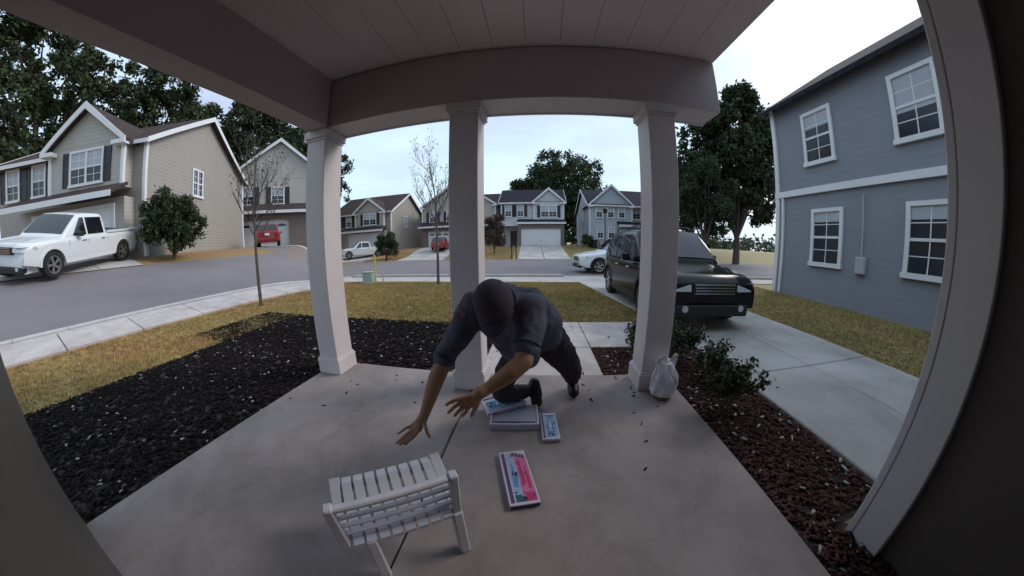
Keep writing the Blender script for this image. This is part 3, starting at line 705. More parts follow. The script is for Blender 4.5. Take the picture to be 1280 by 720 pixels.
def grassmat(gain=1.0):
    m = bpy.data.materials.new('grass_blades'); m.use_nodes = True; t = m.node_tree; b = t.nodes['Principled BSDF']; b.inputs['Roughness'].default_value = .85
    tcn = t.nodes.new('ShaderNodeTexCoord'); n = t.nodes.new('ShaderNodeTexNoise'); n.inputs['Scale'].default_value = .42; n.inputs['Detail'].default_value = 3
    n2 = t.nodes.new('ShaderNodeTexNoise'); n2.inputs['Scale'].default_value = 9; n2.inputs['Detail'].default_value = 3
    t.links.new(tcn.outputs['Object'], n.inputs['Vector']); t.links.new(tcn.outputs['Object'], n2.inputs['Vector'])
    sx = t.nodes.new('ShaderNodeSeparateXYZ'); t.links.new(tcn.outputs['Object'], sx.inputs[0])
    mr = t.nodes.new('ShaderNodeMapRange'); mr.inputs['From Min'].default_value = -9; mr.inputs['From Max'].default_value = -1.5; mr.inputs['To Min'].default_value = .1; mr.inputs['To Max'].default_value = .5
    t.links.new(sx.outputs[0], mr.inputs['Value'])
    ad = t.nodes.new('ShaderNodeMath'); ad.operation = 'ADD'; t.links.new(mr.outputs[0], ad.inputs[0])
    m1 = t.nodes.new('ShaderNodeMath'); m1.operation = 'MULTIPLY_ADD'; m1.inputs[1].default_value = .9; m1.inputs[2].default_value = -.12; t.links.new(n.outputs[0], m1.inputs[0]); t.links.new(m1.outputs[0], ad.inputs[1])
    r = t.nodes.new('ShaderNodeValToRGB'); e = r.color_ramp.elements
    e[0].position = .3; e[0].color = (.34,.18,.085,1); e[1].position = .95; e[1].color = (.25,.20,.075,1)
    x_ = e.new(.55); x_.color = (.33,.23,.09,1)
    t.links.new(ad.outputs[0], r.inputs[0])
    mxn = t.nodes.new('ShaderNodeMix'); mxn.data_type = 'RGBA'; mxn.blend_type = 'MULTIPLY'; mxn.inputs[0].default_value = .75
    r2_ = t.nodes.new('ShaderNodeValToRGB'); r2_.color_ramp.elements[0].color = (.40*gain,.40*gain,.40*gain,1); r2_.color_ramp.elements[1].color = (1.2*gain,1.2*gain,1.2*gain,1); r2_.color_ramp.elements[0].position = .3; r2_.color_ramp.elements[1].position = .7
    t.links.new(n2.outputs[0], r2_.inputs[0]); t.links.new(r.outputs[0], mxn.inputs[6]); t.links.new(r2_.outputs[0], mxn.inputs[7]); t.links.new(mxn.outputs[2], b.inputs['Base Color'])
    return m, t
GM, _t = grassmat()
GM2, _t = grassmat(1.55)  # brightened copy for blades, making up for how little light they catch
GM2.name = 'grass_blades_brightened'
bpy.data.objects['ground'].data.materials[0] = GM
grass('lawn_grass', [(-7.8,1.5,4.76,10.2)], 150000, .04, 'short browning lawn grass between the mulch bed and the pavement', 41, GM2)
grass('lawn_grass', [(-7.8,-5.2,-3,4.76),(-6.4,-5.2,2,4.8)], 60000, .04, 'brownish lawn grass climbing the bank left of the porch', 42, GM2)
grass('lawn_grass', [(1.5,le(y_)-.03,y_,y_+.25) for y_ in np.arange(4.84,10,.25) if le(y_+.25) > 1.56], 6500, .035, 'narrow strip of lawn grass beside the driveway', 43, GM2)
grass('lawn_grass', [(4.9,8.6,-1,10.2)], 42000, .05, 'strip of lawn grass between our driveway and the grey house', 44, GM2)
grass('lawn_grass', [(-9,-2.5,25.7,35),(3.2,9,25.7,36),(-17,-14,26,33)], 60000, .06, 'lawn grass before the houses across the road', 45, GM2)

# ------------------------------------------------------------------ street furniture
ub = root('utility_box', 'pale green utility box on the lawn beside the yellow marker post', 'utility box', (-6.75, 10.0, -.05))
MB().box(-.2,.2,-.17,.17,0,.42).build('cabinet', M['green'], ub, bevel=.02, seg=2); MB().box(-.22,.22,-.19,.19,.42,.47).build('lid', M['green'], ub, bevel=.02, seg=2)
MB().box(-.26,.26,-.23,.23,-.05,.02).build('plinth', M['kerb'], ub)
mp_ = root('marker_post', 'yellow plastic marker post standing beside the utility box', 'marker post', (-6.38, 9.95, -.05))
MB().tube([(0,0,-.1),(0,0,1.05)], .035, 10).build('pole', M['yellow'], mp_, True); MB().tube([(0,0,1.05),(0,0,1.13)], [.045,.03], 10).build('cap', M['yellow'], mp_, True)
mk = root('marker_post', 'slim grey stake on the lawn right of the utility box', 'stake', (-6.12, 10.1, -.05)); MB().tube([(0,0,-.1),(0,0,.42)], .03, 8).build('pole', M['kerb'], mk, True)
def mailbox(label, x, y, g=None):
    r = root('mailbox', label, 'mailbox', (x, y, z1(x, y)), 0, g)
    MB().box(-.05,.05,-.05,.05,0,1.1).build('pole', M['iron'], r)
    pts = [(-.11,.0),(.11,.0),(.11,.13)]+[(.11*math.cos(a), .13+.11*math.sin(a)) for a in np.linspace(.3, PI-.3, 6)]+[(-.11,.13)]
    b = MB().prism(pts, 'y', -.28, .24).build('box', M['iron'], r, True); b.location.z = 1.1
    f = MB().box(.112,.125,-.1,-.06,.05,.28).build('flag', M['redlamp'], r); f.location.z = 1.1
mailbox('black mailbox left of the white house driveway, left one of the pair', -2.4, 25.9)
mailbox('black mailbox left of the white house driveway, right one of the pair', -2.02, 26.1)
mailbox('black mailbox on a post before the round bush at the left end of the road', -15.2, 25.9)
lp = root('street_lamp', 'tall black street lamp in front of the blue grey house', 'street lamp', (5.25, 22.0-0+4.2, z1(5.2, 26.2)))
lp.location = (6.2, 26.1, z1(6.2, 26.1))
MB().tube([(0,0,0),(0,0,.5),(0,0,.55),(0,0,4.25)], [.11,.09,.06,.045], 10).build('pole', M['iron'], lp, True)
MB().tube([(0,0,4.25),(0,0,4.32),(0,0,4.62)], [.10,.16,.24], 8).build('lantern', M['glass'], lp)
MB().tube([(0,0,4.62),(0,0,4.66),(0,0,4.85),(0,0,4.95)], [.29,.26,.08,.02], 8).build('lantern_cap', M['iron'], lp)
def bin_(label, x, y, m):
    r = root('wheeled_bin', label, 'bin', (x, y, z1(x, y)), .2)
    V = [(-.25,-.28,.05),(.25,-.28,.05),(.25,.28,.05),(-.25,.28,.05),(-.3,-.34,.95),(.3,-.34,.95),(.3,.36,.95),(-.3,.36,.95)]
    MB().add(V, [[0,3,2,1],[4,5,6,7],[0,1,5,4],[1,2,6,5],[2,3,7,6],[3,0,4,7]]).build('bin_body', m, r, bevel=.03, seg=2)
    MB().box(-.32,.32,-.38,.40,.955,1.03).build('lid', m, r, bevel=.02)
    for sx in (-1, 1): MB().tube([(sx*.22,.3,.11),(sx*.28,.3,.11)], .11, 12).build('wheel', M['rubber'], r)
bin_('dark wheeled bin by the corner of the blue grey house, left one', 6.9, 34.6, M['iron'])
bin_('grey wheeled bin by the corner of the blue grey house, right one', 7.8, 34.8, M['boxg'])

# ------------------------------------------------------------------ vehicles  (local +x forward)
WHEEL = {}
def wheel(par, x, y, r, w=.23):
    key = (r,)
    if key not in WHEEL:
        ty = MB(); prof = [(-w/2, r*.66), (-w/2, r*.93), (-w/2+.03, r*.99), (w/2-.03, r*.99), (w/2, r*.93), (w/2, r*.66)]
        seg = 36; V = []; F = []
        for yy, rr in prof:
            for k in range(seg): a = 2*PI*k/seg; V.append((rr*math.cos(a), yy, rr*math.sin(a)))
        for i in range(len(prof)-1):
            for k in range(seg): F.append([i*seg+k, i*seg+(k+1)%seg, (i+1)*seg+(k+1)%seg, (i+1)*seg+k])
        ty.add(V, F); rim = MB(); R = r*.66
        V = []; F = []
        for yy, rr in ((w/2-.005, R), (w/2-.012, R*.9), (w/2-.06, R*.88), (-w/2+.03, R*.9)):
            for k in range(seg): a = 2*PI*k/seg; V.append((rr*math.cos(a), yy, rr*math.sin(a)))
        for i in range(3):
            for k in range(seg): F.append([i*seg+k, i*seg+(k+1)%seg, (i+1)*seg+(k+1)%seg, (i+1)*seg+k])
        rim.add(V, F)
        for k in range(5):
            for dd in (-.13, .13):
                a = 2*PI*k/5+dd; b = 2*PI*k/5+dd*.5
                rim.bar((R*.12*math.cos(b), w/2-.03, R*.12*math.sin(b)), (R*.93*math.cos(a), w/2-.022, R*.93*math.sin(a)), .035, .03, (0,1,0))
        rim.tube([(0,w/2-.06,0),(0,w/2-.01,0)], R*.2, 14)
        disc = MB().tube([(0,-.02,0),(0,.0,0)], R*.88, 24)
        WHEEL[key] = (ty.mesh('tyre', M['rubber'], True), rim.mesh('rim', M['rim'], True), disc.mesh('brake_disc', M['iron']))
    t, ri, di = WHEEL[key]; e = bpy.data.objects.new('wheel', None); link(e, par); e.location = (x, y, r); e.rotation_euler = (0, 0, 0 if y > 0 else PI)
    inst('tyre', t, e, (0,0,0)); inst('rim', ri, e, (0,0,0)); inst('brake_disc', di, e, (0,0,0))
def car(name, label, cat, loc, rz, paint, L=4.8, Wd=1.9, style='suv', H=1.7, wr=.36, rack=False, cladding=True, slope=0):
    r = root(name, label, cat, loc, rz)
    if slope:
        f = Vector((math.cos(rz), math.sin(rz), 0)); l = Vector((-f.y, f.x, 0)); P0 = Vector((loc[0], loc[1], 0))
        hgt = lambda v: z1(v.x, v.y)+slope
        f.z = (hgt(P0+f*1.5)-hgt(P0-f*1.5))/3; l.z = (hgt(P0+l*.8)-hgt(P0-l*.8))/1.6; f.normalize(); u = f.cross(l).normalized(); l = u.cross(f)
        r.rotation_euler = Matrix(((f.x,l.x,u.x),(f.y,l.y,u.y),(f.z,l.z,u.z))).to_euler(); r.location.z = hgt(P0)
    hx = L/2; xf, xr = hx-.92, -hx+(.98 if style != 'pickup' else 1.15); ar = wr*1.17; zs = .30 if style != 'pickup' else .42
    belt = H*.60 if style == 'suv' else (H*.62 if style == 'pickup' else H*.63)
    cowl = hx - (1.28 if style == 'suv' else 1.35)
    if style == 'pickup': cowl = hx-1.45
    hood0 = belt-.16 if style == 'suv' else belt-.10
    def ztop(x):
        if x > cowl: t = (x-cowl)/(hx-cowl); return belt - (belt-hood0)*t - .10*max(0, (t-.8)/.2)**2
        if x < -hx+.12: return belt-.02
        return belt
    def zbs(x):
        z = zs + .10*max(0, (abs(x)-(hx-.45))/.45)
        for c in (xf, xr):
            if abs(x-c) < ar: z = max(z, wr + math.sqrt(max(0, ar*ar-(x-c)**2)))
        return z
    def ymax(x):
        t = max(0, (abs(x)-(hx-.75))/.75); return Wd/2*(1-.16*t**2.2)
    xs = sorted(set([round(v, 4) for v in list(np.linspace(-hx, hx, 49)) + [c+s_*ar for c in (xf, xr) for s_ in (-1,-.97,-.85,-.6,-.3,0,.3,.6,.85,.97,1)]]))
    secs = []
    for x in xs:
        zt_, zb, ym = ztop(x), zbs(x), ymax(x); yw_ = Wd*.36
        pts = [(0, zt_+.03), (.5*ym, zt_+.026), (.84*ym, zt_+.008), (.95*ym, zt_-.03)]
        for k in range(7):
            f = k/6; z = (zt_-.09)*(1-f) + zb*f; bulge = 1-.035*((z-.62*belt)/(.5*belt))**2 - (.012 if f > .85 else 0)
            pts.append((ym*bulge, z))
        pts += [(yw_, zb), (yw_, .26), (0, .26)]
        secs.append(pts)
    n = len(secs[0]); V = []; F = []
    for sgn in (1, -1):
        base = len(V)
        for x, pts in zip(xs, secs):
            e = 0
            for (yy, zz) in pts:
                px_ = x
                if x >= hx-1e-6: px_ = x - .10*((zz-.55)/.5)**2 - (.0 if zz > .3 else .06)
                if x <= -hx+1e-6: px_ = x + .06*((zz-.6)/.5)**2
                V.append((px_, sgn*yy, zz))
        for i in range(len(xs)-1):
            for k in range(n-1):
                a, b, c, d = base+i*n+k, base+(i+1)*n+k, base+(i+1)*n+k+1, base+i*n+k+1
                F.append([a, b, c, d] if sgn < 0 else [d, c, b, a])
        for i in (0, len(xs)-1):
            f = [base+i*n+k for k in range(n)]; F.append(f if (i == 0) == (sgn < 0) else f[::-1])
    MB().add(V, F).build('body', paint, r, True, 38)
    # greenhouse
    if style == 'pickup': g0, g1 = -hx+2.05, cowl+.05; rr0, rr1 = g0+.12, g1-.85
    elif style == 'suv': g0, g1 = -hx+.10, cowl+.05; rr0, rr1 = g0+.42, g1-.80
    else: g0, g1 = -hx+.35, cowl+.05; rr0, rr1 = g0+.75, g1-.85
    def roofz(x):
        if x > rr1: t = (x-rr1)/(g1-rr1); return H-.03 - (H-.03-belt)*t**1.15
        if x < rr0: t = (rr0-x)/(rr0-g0); return H-.05 - (H-.05-belt)*t**1.3
        return H - .03*((x-rr1)/(rr0-rr1))*0 - .03 + .03*math.sin(PI*(x-rr0)/(rr1-rr0))
    yb = Wd/2*.94; yr = Wd/2*.74
    def gy(z, x): t = np.clip((z-belt)/(H-belt), 0, 1); return (yb*(1-t)+yr*t) * (1-.05*max(0, abs(x-(g0+g1)/2)/((g1-g0)/2))**4)
    gxs = list(np.linspace(g0, g1, 40)); V = []; F = []; ng_ = 9
    for x in gxs:
        rz_ = max(roofz(x), belt-.02); row = []
        for k in range(5): z = belt-.03 + (rz_-.05-belt+.03)*k/4 if rz_ > belt+.06 else belt-.03+.005*k; row.append((gy(z, x), z))
        yt = row[-1][0]; row += [(yt*.96, rz_-.018), (yt*.85, rz_-.004), (yt*.5, rz_+.006), (0, rz_+.01)]
        full = row + [(-a, b) for a, b in row[-2::-1]]
        V += [(x, a, b) for a, b in full]
    m_ = 2*ng_-1
    for i in range(len(gxs)-1):
        for k in range(m_-1): a = i*m_+k; F.append([a, a+1, a+m_+1, a+m_])
    F += [[k for k in range(m_)][::-1], [(len(gxs)-1)*m_+k for k in range(m_)]]
    MB().add(V, F).build('cabin', paint, r, True, 50)
    # side glass
    def side_glass(xa, xb, xc, xd, zb_, zt2):        # quad: bottom xa..xb, top xc..xd
        for sgn in (1, -1):
            V = []; K = 8
            for j in range(3):
                f = j/2; z = zb_*(1-f)+zt2*f
                for i in range(K+1):
                    u = i/K; x = (xa*(1-f)+xc*f)*(1-u) + (xb*(1-f)+xd*f)*u; zz = min(z, roofz(x)-.055)
                    V.append((x, sgn*(gy(zz, x)+.006), zz))
            F = [[j*(K+1)+i, j*(K+1)+i+1, (j+1)*(K+1)+i+1, (j+1)*(K+1)+i] for j in range(2) for i in range(K)]
            MB().add(V, F).build('window', M['carglass'], r)
    zb_, zt2 = belt+.03, H-.13
    if style == 'suv':
        side_glass(.28, g1-.42, .28, rr1-.02, zb_, zt2); side_glass(-.72, .20, -.72, .20, zb_, zt2); side_glass(g0+.42, -.80, rr0+.10, -.80, zb_, zt2)
    elif style == 'pickup':
        side_glass(.35, g1-.42, .35, rr1-.02, zb_, zt2); side_glass(g0+.16, .27, rr0+.08, .27, zb_, zt2)
    else:
        side_glass(.15, g1-.45, .15, rr1-.02, zb_, zt2); side_glass(g0+.75, .07, rr0+.2, .07, zb_, zt2)
    def cross_glass(nm, xa, xb, off):
        V = []; K = 8; J = 6
        for j in range(J+1):
            x = xa+(xb-xa)*j/J; z = roofz(x)
            for i in range(K+1):
                u = -1+2*i/K; V.append((x+off, u*gy(z-.05, x)*.88, z + .012 - .02*u*u*0 + (.010 if abs(u) < .6 else .0)))
        F = [[j*(K+1)+i, j*(K+1)+i+1, (j+1)*(K+1)+i+1, (j+1)*(K+1)+i] for j in range(J) for i in range(K)]
        MB().add(V, F).build(nm, M['carglass'], r, True)
    cross_glass('windscreen', rr1+.06, g1-.10, .012)
    cross_glass('rear_window', g0+.08 if style != 'pickup' else g0+.03, rr0-.05, -.014)
    # lamps, grille, bumpers
    hz = hood0-.16; fy = ymax(hx)
    for s_ in (-1, 1):
        yo_ = lambda x: ymax(x)+.012
        MB().add([(hx+.004,s_*fy*.55,hz-.05),(hx-.02,s_*yo_(hx-.02)*.97,hz-.05),(hx-.40,s_*yo_(hx-.40),hz+.02),(hx-.34,s_*yo_(hx-.34),hz+.10),(hx-.04,s_*yo_(hx-.05)*.96,hz+.095),(hx-.01,s_*fy*.55,hz+.06),
                  (hx-.35,s_*fy*.5,hz-.05),(hx-.4,s_*fy*.8,hz-.03),(hx-.5,s_*fy*.9,hz+.02),(hx-.5,s_*fy*.9,hz+.1),(hx-.4,s_*fy*.8,hz+.1),(hx-.35,s_*fy*.5,hz+.06)],
                 [[0,1,2,3,4,5],[6,7,8,9,10,11],[0,1,7,6],[1,2,8,7],[2,3,9,8],[3,4,10,9],[4,5,11,10],[5,0,6,11]]).build('headlight', M['lampglass'], r)
        zt3 = belt-.08
        MB().box(-hx-.012, -hx+.22, min(s_*fy*.80, s_*fy*1.035), max(s_*fy*.80, s_*fy*1.035), zt3-.38, zt3-.02).build('tail_light', M['redlamp'], r, bevel=.03, seg=2)
        MB().box(.42, .62, min(s_*Wd*.5, s_*Wd*.5*1.16), max(s_*Wd*.5, s_*Wd*.5*1.16), belt+.0, belt+.16).build('mirror', paint if style != 'pickup' else M['black'], r, bevel=.04, seg=3).location.x = (g1-.42)-.72 + .0
        for hx_ in ((-.55, .42) if style != 'hatch' else (.15,)):
            MB().box(hx_, hx_+.2, min(s_*Wd*.485, s_*Wd*.512), max(s_*Wd*.485, s_*Wd*.512), belt-.16, belt-.125).build('handle', M['chrome'], r, bevel=.008)
        # door shut lines as narrow recessed dark strips
        d = MB()
        for xx in ((.24, -.76, 1.12) if style == 'suv' else ((.3, g0+.02, 1.2) if style == 'pickup' else (.1, -.9, 1.0))):
            d.box(xx-.006, xx+.006, min(s_*Wd*.480, s_*Wd*.4985), max(s_*Wd*.480, s_*Wd*.4985), zs+.14, belt-.12)
        d.build('door_seam', M['black'], r)
        cladm = MB()
        for c in (xf, xr):
            P = [(c+a_*math.cos(t), wr+a_*math.sin(t)) for a_, T in ((ar+.055, np.linspace(0, PI, 17)), (ar-.01, np.linspace(PI, 0, 17))) for t in T]
            q1 = len(P)//2; V = []; 
            for yy in (s_*Wd*.47, s_*(Wd*.5+.008)):
                V += [(px_, yy, pz) for px_, pz in P]
            nn = len(P); F = []
            for i in range(q1-1): F.append([nn+i, nn+i+1, nn+nn-2-i, nn+nn-1-i])
            for i in range(nn): F.append([i, (i+1) % nn, nn+(i+1) % nn, nn+i])
            cladm.add(V, F)
        cladm.build('wheel_arch', M['black'] if cladding else paint, r)
        MB().box(xr+ar, xf-ar, min(s_*Wd*.46, s_*Wd*.497), max(s_*Wd*.46, s_*Wd*.497), zs-.06, zs+.12).build('sill', M['black'] if cladding else paint, r, bevel=.02)
    MB().box(hx-.12, hx+.006, -fy*.50, fy*.50, hz-.12, hz+.08).build('grille', M['black'], r, bevel=.02)
    g_ = MB()
    for i in range(4): g_.box(hx-.02, hx+.018, -fy*.46, fy*.46, hz-.085+i*.045, hz-.07+i*.045)
    g_.build('grille_bar', M['chrome'], r)
    MB().box(hx-.2, hx+.015, -fy*.86, fy*.86, .26, .46).build('bumper', M['black'] if style != 'hatch' else paint, r, bevel=.04, seg=3)
    MB().box(-hx-.03, -hx+.2, -fy*.93, fy*.93, .34, .56).build('bumper', M['black'] if cladding else paint, r, bevel=.04, seg=3)
    MB().box(-hx-.045, -hx-.02, -.16, .16, .72, .87).build('number_plate', M['white'], r)
    for s_ in (-1, 1): MB().tube([(hx-.10, s_*fy*.66, .40), (hx+.022, s_*fy*.66, .40)], .055, 12).build('fog_lamp', M['lampglass'], r, True)
    hs = MB()
    for s_ in (-1, 1): hs.tube([(cowl-.04, s_*Wd*.33, belt+.036), ((cowl+hx)/2, s_*Wd*.31, (belt+hood0)/2+.034), (hx-.16, s_*Wd*.24, hood0+.012)], .012, 6)
    hs.build('hood_crease', paint, r, True)
    for s_ in (-1, 1): MB().bar((g1-.12, s_*.08, belt+.045), (g1-.30, s_*.62, belt+.10), .02, .016).build('wiper', M['black'], r)
    for x in (xf, xr):
        for s_ in (-1, 1): wheel(r, x, s_*(Wd/2-.125), wr)
    if style == 'pickup':                            # open bed with its rim
        bb = MB(); x0, x1_ = -hx+.03, g0-.03; yo = Wd/2*.95
        bb.box(x0, x1_, yo-.09, yo, belt, belt+.10).box(x0, x1_, -yo, -yo+.09, belt, belt+.10).box(x0, x0+.08, -yo+.09, yo-.09, belt, belt+.10)
        bb.build('bed_rail', paint, r, bevel=.02, seg=2)
        MB().box(x0+.1, x1_-.02, -yo+.1, yo-.1, belt+.028, belt+.045).build('bed_cover', M['black'], r)
    if rack:
        rk = MB()
        for s_ in (-1, 1):
            rk.tube([(rr0+.15, s_*yr*.86, H+.01), (rr0+.25, s_*yr*.86, H+.07), (rr1-.25, s_*yr*.86, H+.07), (rr1-.1, s_*yr*.86, H+.01)], .018, 8)
        for xx in (rr0+.6, rr1-.6): rk.tube([(xx, -yr*.86, H+.09), (xx, yr*.86, H+.09)], .018, 8)
        rk.build('roof_rack', M['iron'], r, True)
    return r
car('parked_suv', 'black sport utility car with roof rack parked on our driveway beside the right post', 'car', (2.93, 6.5, -.012), math.radians(-91.5), M['carblack'], 4.85, 1.95, 'suv', 1.74, .37, True)
car('parked_crossover', 'small white crossover car in the road beyond the black car', 'car', (4.10, 14.3, z1(4, 14)+.012), math.radians(187), M['carwhite'], 4.5, 1.85, 'suv', 1.72, .34)
car('parked_pickup', 'white pickup truck before the tan house at the far left end of the road', 'truck', (-20.9, 30.2, z1(-21, 30)+.04), math.radians(222), M['carwhite'], 5.6, 2.0, 'pickup', 1.9, .41, cladding=False)
car('parked_pickup', 'white pickup truck high on the bank before the large tan house', 'truck', (-15.8, 2.3, z1(-15.8, 2.2)+.05), math.radians(-52), M['carwhite'], 5.6, 2.0, 'pickup', 1.9, .41, cladding=False, slope=.03)
car('parked_hatchback', 'red car on the drive of the brick garage house behind the slender tree', 'car', (-11.9, 33.5, z1(-12, 33.5)+.05), math.radians(100), M['carred'], 4.2, 1.8, 'suv', 1.55, .33, cladding=False)
car('parked_hatchback', 'red car parked on the bank next to the left porch post', 'car', (-19.3, 15.0, z1(-19, 15)+.05), math.radians(140), M['carred'], 4.2, 1.8, 'suv', 1.55, .33, cladding=False, slope=.03)

# ------------------------------------------------------------------ slatted low chair (back towards the door)
ch = root('slatted_chair', 'small white slatted wooden chair seen from behind at the lower left of the porch', 'chair', (-.475, .695, 0), math.atan2(.6, .8))
cm = M['chair']
for s_ in (-1, 1):
    MB().bar((s_*.185, -.04, .0), (s_*.185, -.01, .27), .045, .05, (0,1,0)).build('leg', cm, ch, bevel=.006)
    MB().bar((s_*.185, .27, .0), (s_*.185, .25, .34), .035, .05, (0,1,0)).build('leg', cm, ch, bevel=.006)
    xx = .19 if s_ > 0 else -.285
    MB().bar((xx, .0, .25), (xx, -.025, .512), .036, .045, (0,1,0)).build('back_post', cm, ch, bevel=.006)
    MB().bar((xx+.0, .03, .29), (xx+.0, .265, .378), .05, .03).build('seat_rail', cm, ch, bevel=.004)
sl = MB().prism([(-.03,.275),(.0,.28),(.10,.345),(.22,.385),(.268,.375),(.285,.345),(.285,.32),(.265,.33),(.215,.368),(.10,.33),(.0,.262),(-.03,.257)], 'x', -.0205, .0205).mesh('seat_slat', cm)
for i in range(8): inst('seat_slat', sl, ch, (-.2315+i*.0535, 0, 0))
for yy, zz in ((.03,.285),(.14,.335),(.25,.352)): MB().box(-.27, .165, yy-.01, yy+.012, zz-.035, zz-.012).build('cross_rail', cm, ch)
for i, z in enumerate((.332, .382, .432)):
    f = (z-.26)/.295; MB().box(-.265, .172, -.025*f-.012, -.025*f+.012, z-.006, z+.006).build('back_rail', cm, ch, bevel=.004)
MB().box(-.305, .170, -.042, -.006, .482, .505).build('crest_rail', cm, ch, bevel=.006)

# ------------------------------------------------------------------ cartons
def carton(label, loc, rz, w, l, h, kind, tilt=(0,0)):
    r = root('toy_carton', label, 'box', loc, rz, 'dropped cartons on the porch floor'); r.rotation_euler = (tilt[0], tilt[1], rz)
    b = MB().box(-w/2, w/2, -l/2, l/2, 0, h).build('carton', M['boxw'] if kind != 'grey' else M['boxg'], r, bevel=.003)
    MB().box(-w/2+.004, w/2-.004, -l/2-.0015, -l/2+.01, .006, h-.006).box(w/2-.01, w/2+.0015, -l/2+.004, l/2-.004, .006, h-.006).build('side_panel', M['boxn'] if kind == 'pink' else M['boxl'], r)
    z = h+.0003
    def flat(name, poly, m, dz=.0008): MB().prism(poly, 'z', z+dz-.0006, z+dz).build(name, m, r)
    if kind == 'grey':
        fl = MB().box(-w/2, -w/2+.012, -l/2, l/2, h, h+.012).box(w/2-.012, w/2, -l/2, l/2, h, h+.012).box(-w/2+.012, w/2-.012, -l/2, -l/2+.012, h, h+.012).box(-w/2+.012, w/2-.012, l/2-.012, l/2, h, h+.012)
        fl.build('rim_edge', M['boxw'], r)
        flat('print_stripe', [(w*.30,-l*.42),(w*.40,-l*.42),(w*.40,l*.42),(w*.30,l*.42)], M['boxn'])
        for k in range(5): flat('print_mark', [(-w*.34+k*w*.11,-l*.36),(-w*.28+k*w*.11,-l*.36),(-w*.29+k*w*.11,l*(.1+.05*k)),(-w*.35+k*w*.11,l*(.12+.04*k))], M['boxl'])
        return r
    flat('print_stripe', [(-w*.43,-l*.46),(-w*.31,-l*.46),(-w*.31,l*.46),(-w*.43,l*.46)], M['boxn'])
    def bottle(cx, cw, y0, y1):
        return [(cx-cw,y0),(cx+cw,y0),(cx+cw,y0+(y1-y0)*.55),(cx+cw*.5,y0+(y1-y0)*.75),(cx+cw*.45,y1),(cx-cw*.45,y1),(cx-cw*.5,y0+(y1-y0)*.75),(cx-cw,y0+(y1-y0)*.55)]
    if kind == 'pink':
        flat('print_panel', [(-w*.27,-l*.46),(w*.02,-l*.46),(w*.02,l*.46),(-w*.27,l*.46)], M['boxl'], .0004); flat('print_panel', [(w*.025,-l*.46),(w*.45,-l*.46),(w*.45,l*.38),(w*.025,l*.38)], M['boxp2'], .0004)
        flat('print_figure', bottle(-w*.13, w*.12, -l*.36, l*.34), M['boxb2']); flat('print_figure', bottle(-w*.13, w*.07, -l*.2, l*.22), M['boxb'], .0016)
        flat('print_figure', bottle(w*.20, w*.17, -l*.30, l*.30), M['boxp2']); flat('print_figure', bottle(w*.15, w*.06, -l*.18, l*.30), M['boxp'], .0016)
        flat('print_figure', bottle(w*.32, w*.05, -l*.25, l*.16), M['boxp'], .0016)
        flat('print_block', [(-w*.24,-l*.45),(-w*.02,-l*.45),(-w*.03,-l*.34),(-w*.25,-l*.34)], M['boxt'], .002)
        flat('print_block', [(w*.10,-l*.45),(w*.40,-l*.45),(w*.42,-l*.32),(w*.12,-l*.31)], M['boxp'], .002)
        x0 = -w*.02
        for k in range(4): flat('lettering', [(x0+k*w*.11,l*.40-k*l*.02),(x0+k*w*.11+w*.08,l*.385-k*l*.02),(x0+k*w*.11+w*.08,l*.455-k*l*.02),(x0+k*w*.11,l*.47-k*l*.02)], M['boxn'], .002)
        flat('print_figure', [(-w*.2,l*.05),(-w*.12,l*.10),(-w*.15,l*.01),(-w*.19,-.0)], M['boxn'], .002)
    else:
        flat('print_panel', [(-w*.26,-l*.43),(w*.42,-l*.43),(w*.42,l*.43),(-w*.26,l*.43)], M['boxb2'], .0004)
        flat('print_figure', bottle(w*.06, w*.20, -l*.30, l*.30), M['boxb']); flat('print_figure', bottle(w*.06, w*.10, -l*.20, l*.22), M['boxw'], .0016)
        flat('print_block', [(-w*.18,-l*.42),(w*.22,-l*.38),(w*.2,-l*.30),(-w*.14,-l*.30)], M['boxt'], .002)
        for k in range(4): flat('lettering', [(-w*.1+k*w*.11,l*.34),(-w*.1+k*w*.11+w*.08,l*.33),(-w*.1+k*w*.11+w*.08,l*.40),(-w*.1+k*w*.11,l*.41)], M['boxn'], .002)
    g = random.Random(len(label))
    for k in range(16):
        cx = w*g.uniform(-.24, .40); cy = l*g.uniform(-.42, .40); a_ = w*g.uniform(.02, .07); b_ = l*g.uniform(.01, .035); sk = a_*g.uniform(-.6, .6)
        flat('print_mark', [(cx-a_-sk,cy-b_),(cx+a_-sk,cy-b_*.6),(cx+a_*.8+sk,cy+b_),(cx-a_*.7+sk,cy+b_*.8)], M[g.choice(['boxp','boxn','boxw','boxp2'] if kind == 'pink' and cx > 0 else ['boxb','boxn','boxw','boxb2','boxt'])], .0026)
    return r
carton('pink and blue printed white carton lying nearest the door, apart from the others', (-.095, 1.275, .0), math.radians(15), .168, .45, .032, 'pink')
carton('blue printed white carton lying flat right of the stacked pair', (.103, 1.80, .0), math.radians(4.5), .125, .33, .032, 'blue')
carton('grey underside of an open carton under the tilted blue one, by the shoe', (-.165, 1.90, .0), math.radians(-86), .27, .37, .045, 'grey')
carton('blue printed carton tipped on top of the grey one, by the knee', (-.27, 2.03, .066), math.radians(-62), .19, .33, .035, 'blue', (math.radians(6), math.radians(10)))

